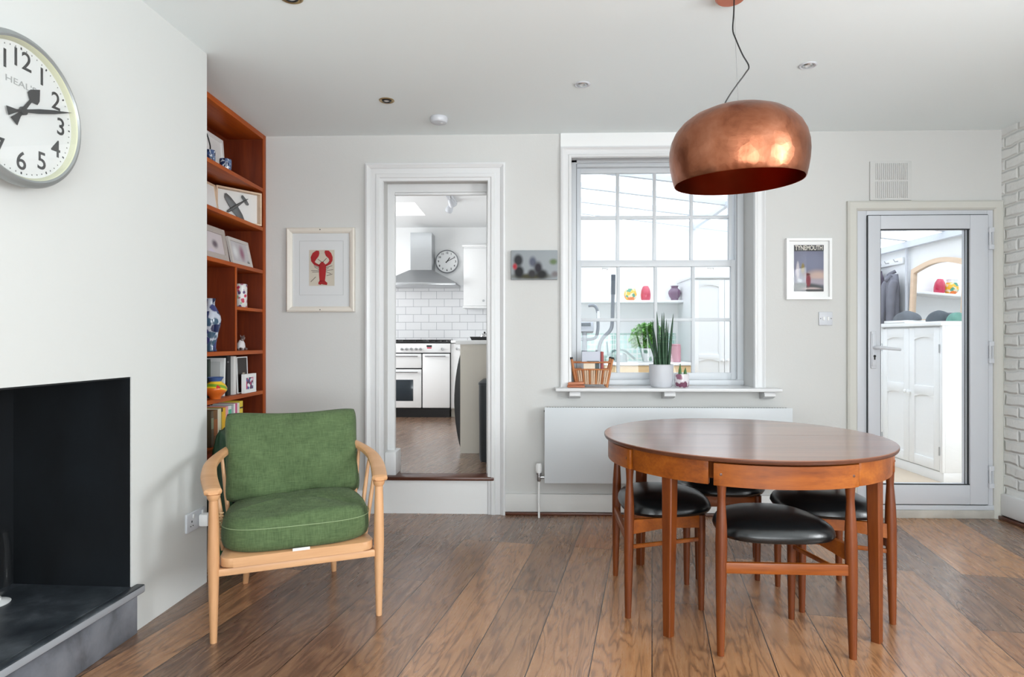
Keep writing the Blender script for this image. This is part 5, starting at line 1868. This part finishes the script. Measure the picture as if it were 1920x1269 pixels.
# arched mirror on the cupboard
mr = thing('arched_mirror', 'arched pale wood mirror standing on the white cupboard', 'mirror', (3.585, 5.70, 1.302), math.radians(-90))
def arch_pts(w, h, rise, n=20):
    pts = [(-w, 0), (w, 0), (w, h)]
    for k in range(1, n):
        u = k / n
        pts.append((w - 2 * w * u, h + rise * math.sin(math.pi * u)))
    pts.append((-w, h))
    return pts
Mt = Matr.Rotation(math.radians(-2.5), 4, 'X')
A = arch_pts(.38, .51, .065); B_ = arch_pts(.335, .475, .058)
B_ = [(x, z + (.035 if z == 0 else 0)) for x, z in B_]
ma = MB()
rings = [[(x, y_, z) for x, z in P_] for P_, y_ in ((A, .03), (A, 0), (B_, 0), (B_, .02))]
ma.loft(rings, cap=False, M=Mt)
ma.build('frame', oakpale, mr, angle=30)
MB().prism([(x, z) for x, z in B_], .018, .022, 'y', M=Mt).build('mirror_glass', plain('mirror_silver', (240, 242, 244), .01, 1.0), mr)
MB().prism([(x * .98, z * .98 + .003) for x, z in A], .023, .03, 'y', M=Mt).build('backing', oakpale, mr)

def lump(name, lab, cat, loc, sx, sy, sz, mat, seed, rz=0, group=None):
    rr = random.Random(seed)
    ph = [rr.uniform(0, 6) for _ in range(6)]
    rings = []
    for j in range(13):
        v = math.sin(math.pi / 2 * j / 12)
        r = math.sin(math.pi * min(.98, .10 + .88 * (1 - v) * .5 + .0)) if False else math.sqrt(max(.001, 1 - v * v))
        ring = []
        for k in range(36):
            a = 2 * math.pi * k / 36
            wob = 1 + .10 * math.sin(3 * a + ph[0]) + .06 * math.sin(5 * a + ph[1] + v * 4) + .04 * math.sin(9 * a + ph[2])
            ring.append((sx * r * wob * math.cos(a), sy * r * wob * math.sin(a), sz * v * (1 + .12 * r * math.sin(2 * a + ph[3]))))
        rings.append(ring)
    o_ = MB().loft(rings).build(name, mat, angle=80)
    o_.location = loc
    o_.rotation_euler = (0, 0, rz)
    return tag(o_, lab, cat, group)
m_greyc = plain('grey_wool', (104, 108, 114), .95, bump=.6, bscale=30, var=.25)
ps = MB().box(-.13, .13, -.16, .16, 0, .012, .002).box(-.11, .12, -.13, .17, .013, .022, .002, M=Matr.Rotation(.15, 4, 'Z')).build('paper_stack', m_white)
ps.location = (3.42, 5.80, 1.301)
tag(ps, 'loose white papers under the grey hat on the white cupboard', 'papers')
lump('woollen_hat', 'grey woollen hat lying on white papers, left on the cupboard top', 'hat', (3.41, 5.80, 1.326), .09, .14, .085, m_greyc, 2)
lump('flat_cap', 'dark grey cap on the right of the cupboard top before the mirror', 'hat', (3.43, 5.40, 1.302), .09, .115, .095, plain('dark_grey_wool', (86, 92, 98), .95, bump=.6, bscale=30, var=.25), 5)
lump('teal_scarf', 'folded teal scarf at the right end of the cupboard top', 'scarf', (3.46, 5.21, 1.302), .08, .05, .07, plain('teal_cloth', (104, 150, 138), .9, bump=.5, bscale=20, var=.2), 8)

# coats on hooks
ct = thing('coat_rail', 'row of coats hanging on the conservatory wall behind the glazed door', 'coat hooks', (XC - .002, 6.50, 1.93))
MB().box(-.02, 0, -.20, .25, -.03, .03, .003).build('hook_board', m_white, ct)
for yy in (-.12, .04, .18):
    MB().tube([(-.02, yy, 0), (-.05, yy, -.005), (-.065, yy, .02)], .005, 8).build('hook', m_steel, ct)
def coat(lab, cy, cz, w, h, mat, seed, hood=True):
    t_ = thing('hanging_coat', lab, 'coat', (XC - .085, cy, cz), 0, 'coats hanging behind the glazed door')
    rr = random.Random(seed)
    p_ = [rr.uniform(0, 6) for _ in range(4)]
    rings = []
    for j in range(14):
        v = j / 13
        ww = w * (.30 + .62 * min(1, (v * 7) ** .6) + .18 * v)
        ring = []
        for k in range(36):
            a = 2 * math.pi * k / 36
            fold = 1 + .16 * math.sin(7 * a + p_[0]) * v + .07 * math.sin(12 * a + p_[1])
            ring.append((.05 * math.cos(a) * fold, ww * math.sin(a) * (1 + .04 * math.sin(5 * v + p_[2])), -h * v))
        rings.append(ring)
    MB().loft(rings).build('coat_body', mat, t_, angle=80)
    for sy in (-1, 1):
        MB().tube(smoothpath([(-.02, sy * w * .72, -.07), (-.05, sy * w * .86, -.20), (-.06, sy * w * .80, -.42), (-.05, sy * w * .84, -.62)], 4), [.030, .038, .040, .038, .036, .036, .035, .034, .034, .033, .033, .032, .031], 12).build('sleeve', mat, t_, angle=80)
    MB().tube(smoothpath([(-.03, -w * .3, -.01), (-.06, 0, -.06), (-.03, w * .3, -.01), (.03, 0, .03)], 4), .018, 10).build('collar', mat, t_, angle=80)
    if hood:
        rings = []
        for j in range(8):
            v = j / 7
            r = math.sin(math.pi * (.12 + .8 * v))
            rings.append([(-.03 + .06 * r * math.cos(2 * math.pi * k / 20), w * .62 * r * math.sin(2 * math.pi * k / 20), .05 - .20 * v) for k in range(20)])
        MB().loft(rings).build('hood', mat, t_, angle=80)
coat('mauve grey hooded coat behind the glazed door, left of the slate grey coat', 6.65, 1.86, .13, .95, plain('mauve_wool', (104, 94, 110), .9, var=.2), 1)
coat('slate grey coat hanging right of the mauve hooded coat', 6.36, 1.80, .085, .85, plain('slate_wool', (122, 122, 132), .9, var=.2), 2, False)
MB().tube([(0, 0, 0), (0, 0, 1)], .012, 10)
o = MB().tube([(XC - .03, 6.22, .0), (XC - .03, 6.22, 2.05)], .014, 12).build('downpipe', m_upvc)
tag(o, 'thin white vertical pipe between coats and arched mirror', 'pipe')

# cross trainer
xt = thing('cross_trainer', 'grey cross trainer with curved handlebars seen through the left of the sash window', 'exercise machine', (.0, 0, 0))
m_xt = plain('trainer_grey', (128, 134, 142), .4, .3)
YT = 5.35
def Q(x, y, yy=YT):
    return PY(x, y, yy)
MB().tube(smoothpath([Q(1103, 573), Q(1114, 573), Q(1120, 582), Q(1121, 600), Q(1121, 617), Q(1117, 632), Q(1106, 636), Q(1086, 636), Q(1070, 636)], 5), .013, 12).build('handlebar', m_xt, xt)
MB().tube([Q(1121, 583), Q(1121.5, 600)], .0145, 12).build('foam_grip', m_white, xt)
MB().tube(smoothpath([Q(1150, 520, 5.15), Q(1149, 560, 5.15), Q(1148, 600, 5.15), Q(1145, 618, 5.15), Q(1130, 634, 5.15), Q(1124, 648, 5.15), Q(1122, 668, 5.15)], 5), .015, 12).build('moving_arm', m_xt, xt)
MB().tube([Q(1150, 515, 5.15), Q(1149.5, 552, 5.15)], .018, 12).build('foam_grip', plain('grip_dark', (98, 104, 112), .8), xt)
MB().tube([Q(1122, 655, 5.15), Q(1121, 720, 5.15), Q(1118, 860, 5.15)], .024, 12).build('arm_sleeve', m_xt, xt)
c_ = Q(1096, 614)
MB().box(-.10, .075, -.03, .03, -.045, .045, .012, M=Matr.Translation(c_) @ Matr.Rotation(math.radians(-20), 4, 'X')).build('console', plain('console_silver', (178, 182, 190), .35, .3), xt)
MB().box(-.085, .05, -.034, -.029, .0, .032, .003, M=Matr.Translation(c_) @ Matr.Rotation(math.radians(-20), 4, 'X')).build('console_screen', plain('screen_grey', (96, 104, 110), .2), xt)
MB().tube([c_ + Vector((0, 0, -.04)), c_ + Vector((0, .02, -.25)), Vector((c_.x, YT + .05, .35))], [.02, .026, .035], 14).build('mast', plain('mast_grey', (150, 156, 164), .4, .3), xt)
MB().box(c_.x - .09, c_.x + .09, YT - .18, YT + .25, .10, .42, .03).build('drive_housing', m_xt, xt)
for yy in (-.35, .40):
    MB().tube([(c_.x - .25, YT + yy, .03), (c_.x + .25, YT + yy, .03)], .03, 12).build('base_tube', m_xt, xt)
MB().box(c_.x - .03, c_.x + .03, YT - .36, YT + .41, .03, .10, .006).build('base_beam', m_xt, xt)
for sx in (-1, 1):
    MB().box(c_.x + sx * .13 - .05, c_.x + sx * .13 + .05, YT - .35, YT + .0, .16, .19, .01).build('pedal', m_black, xt)
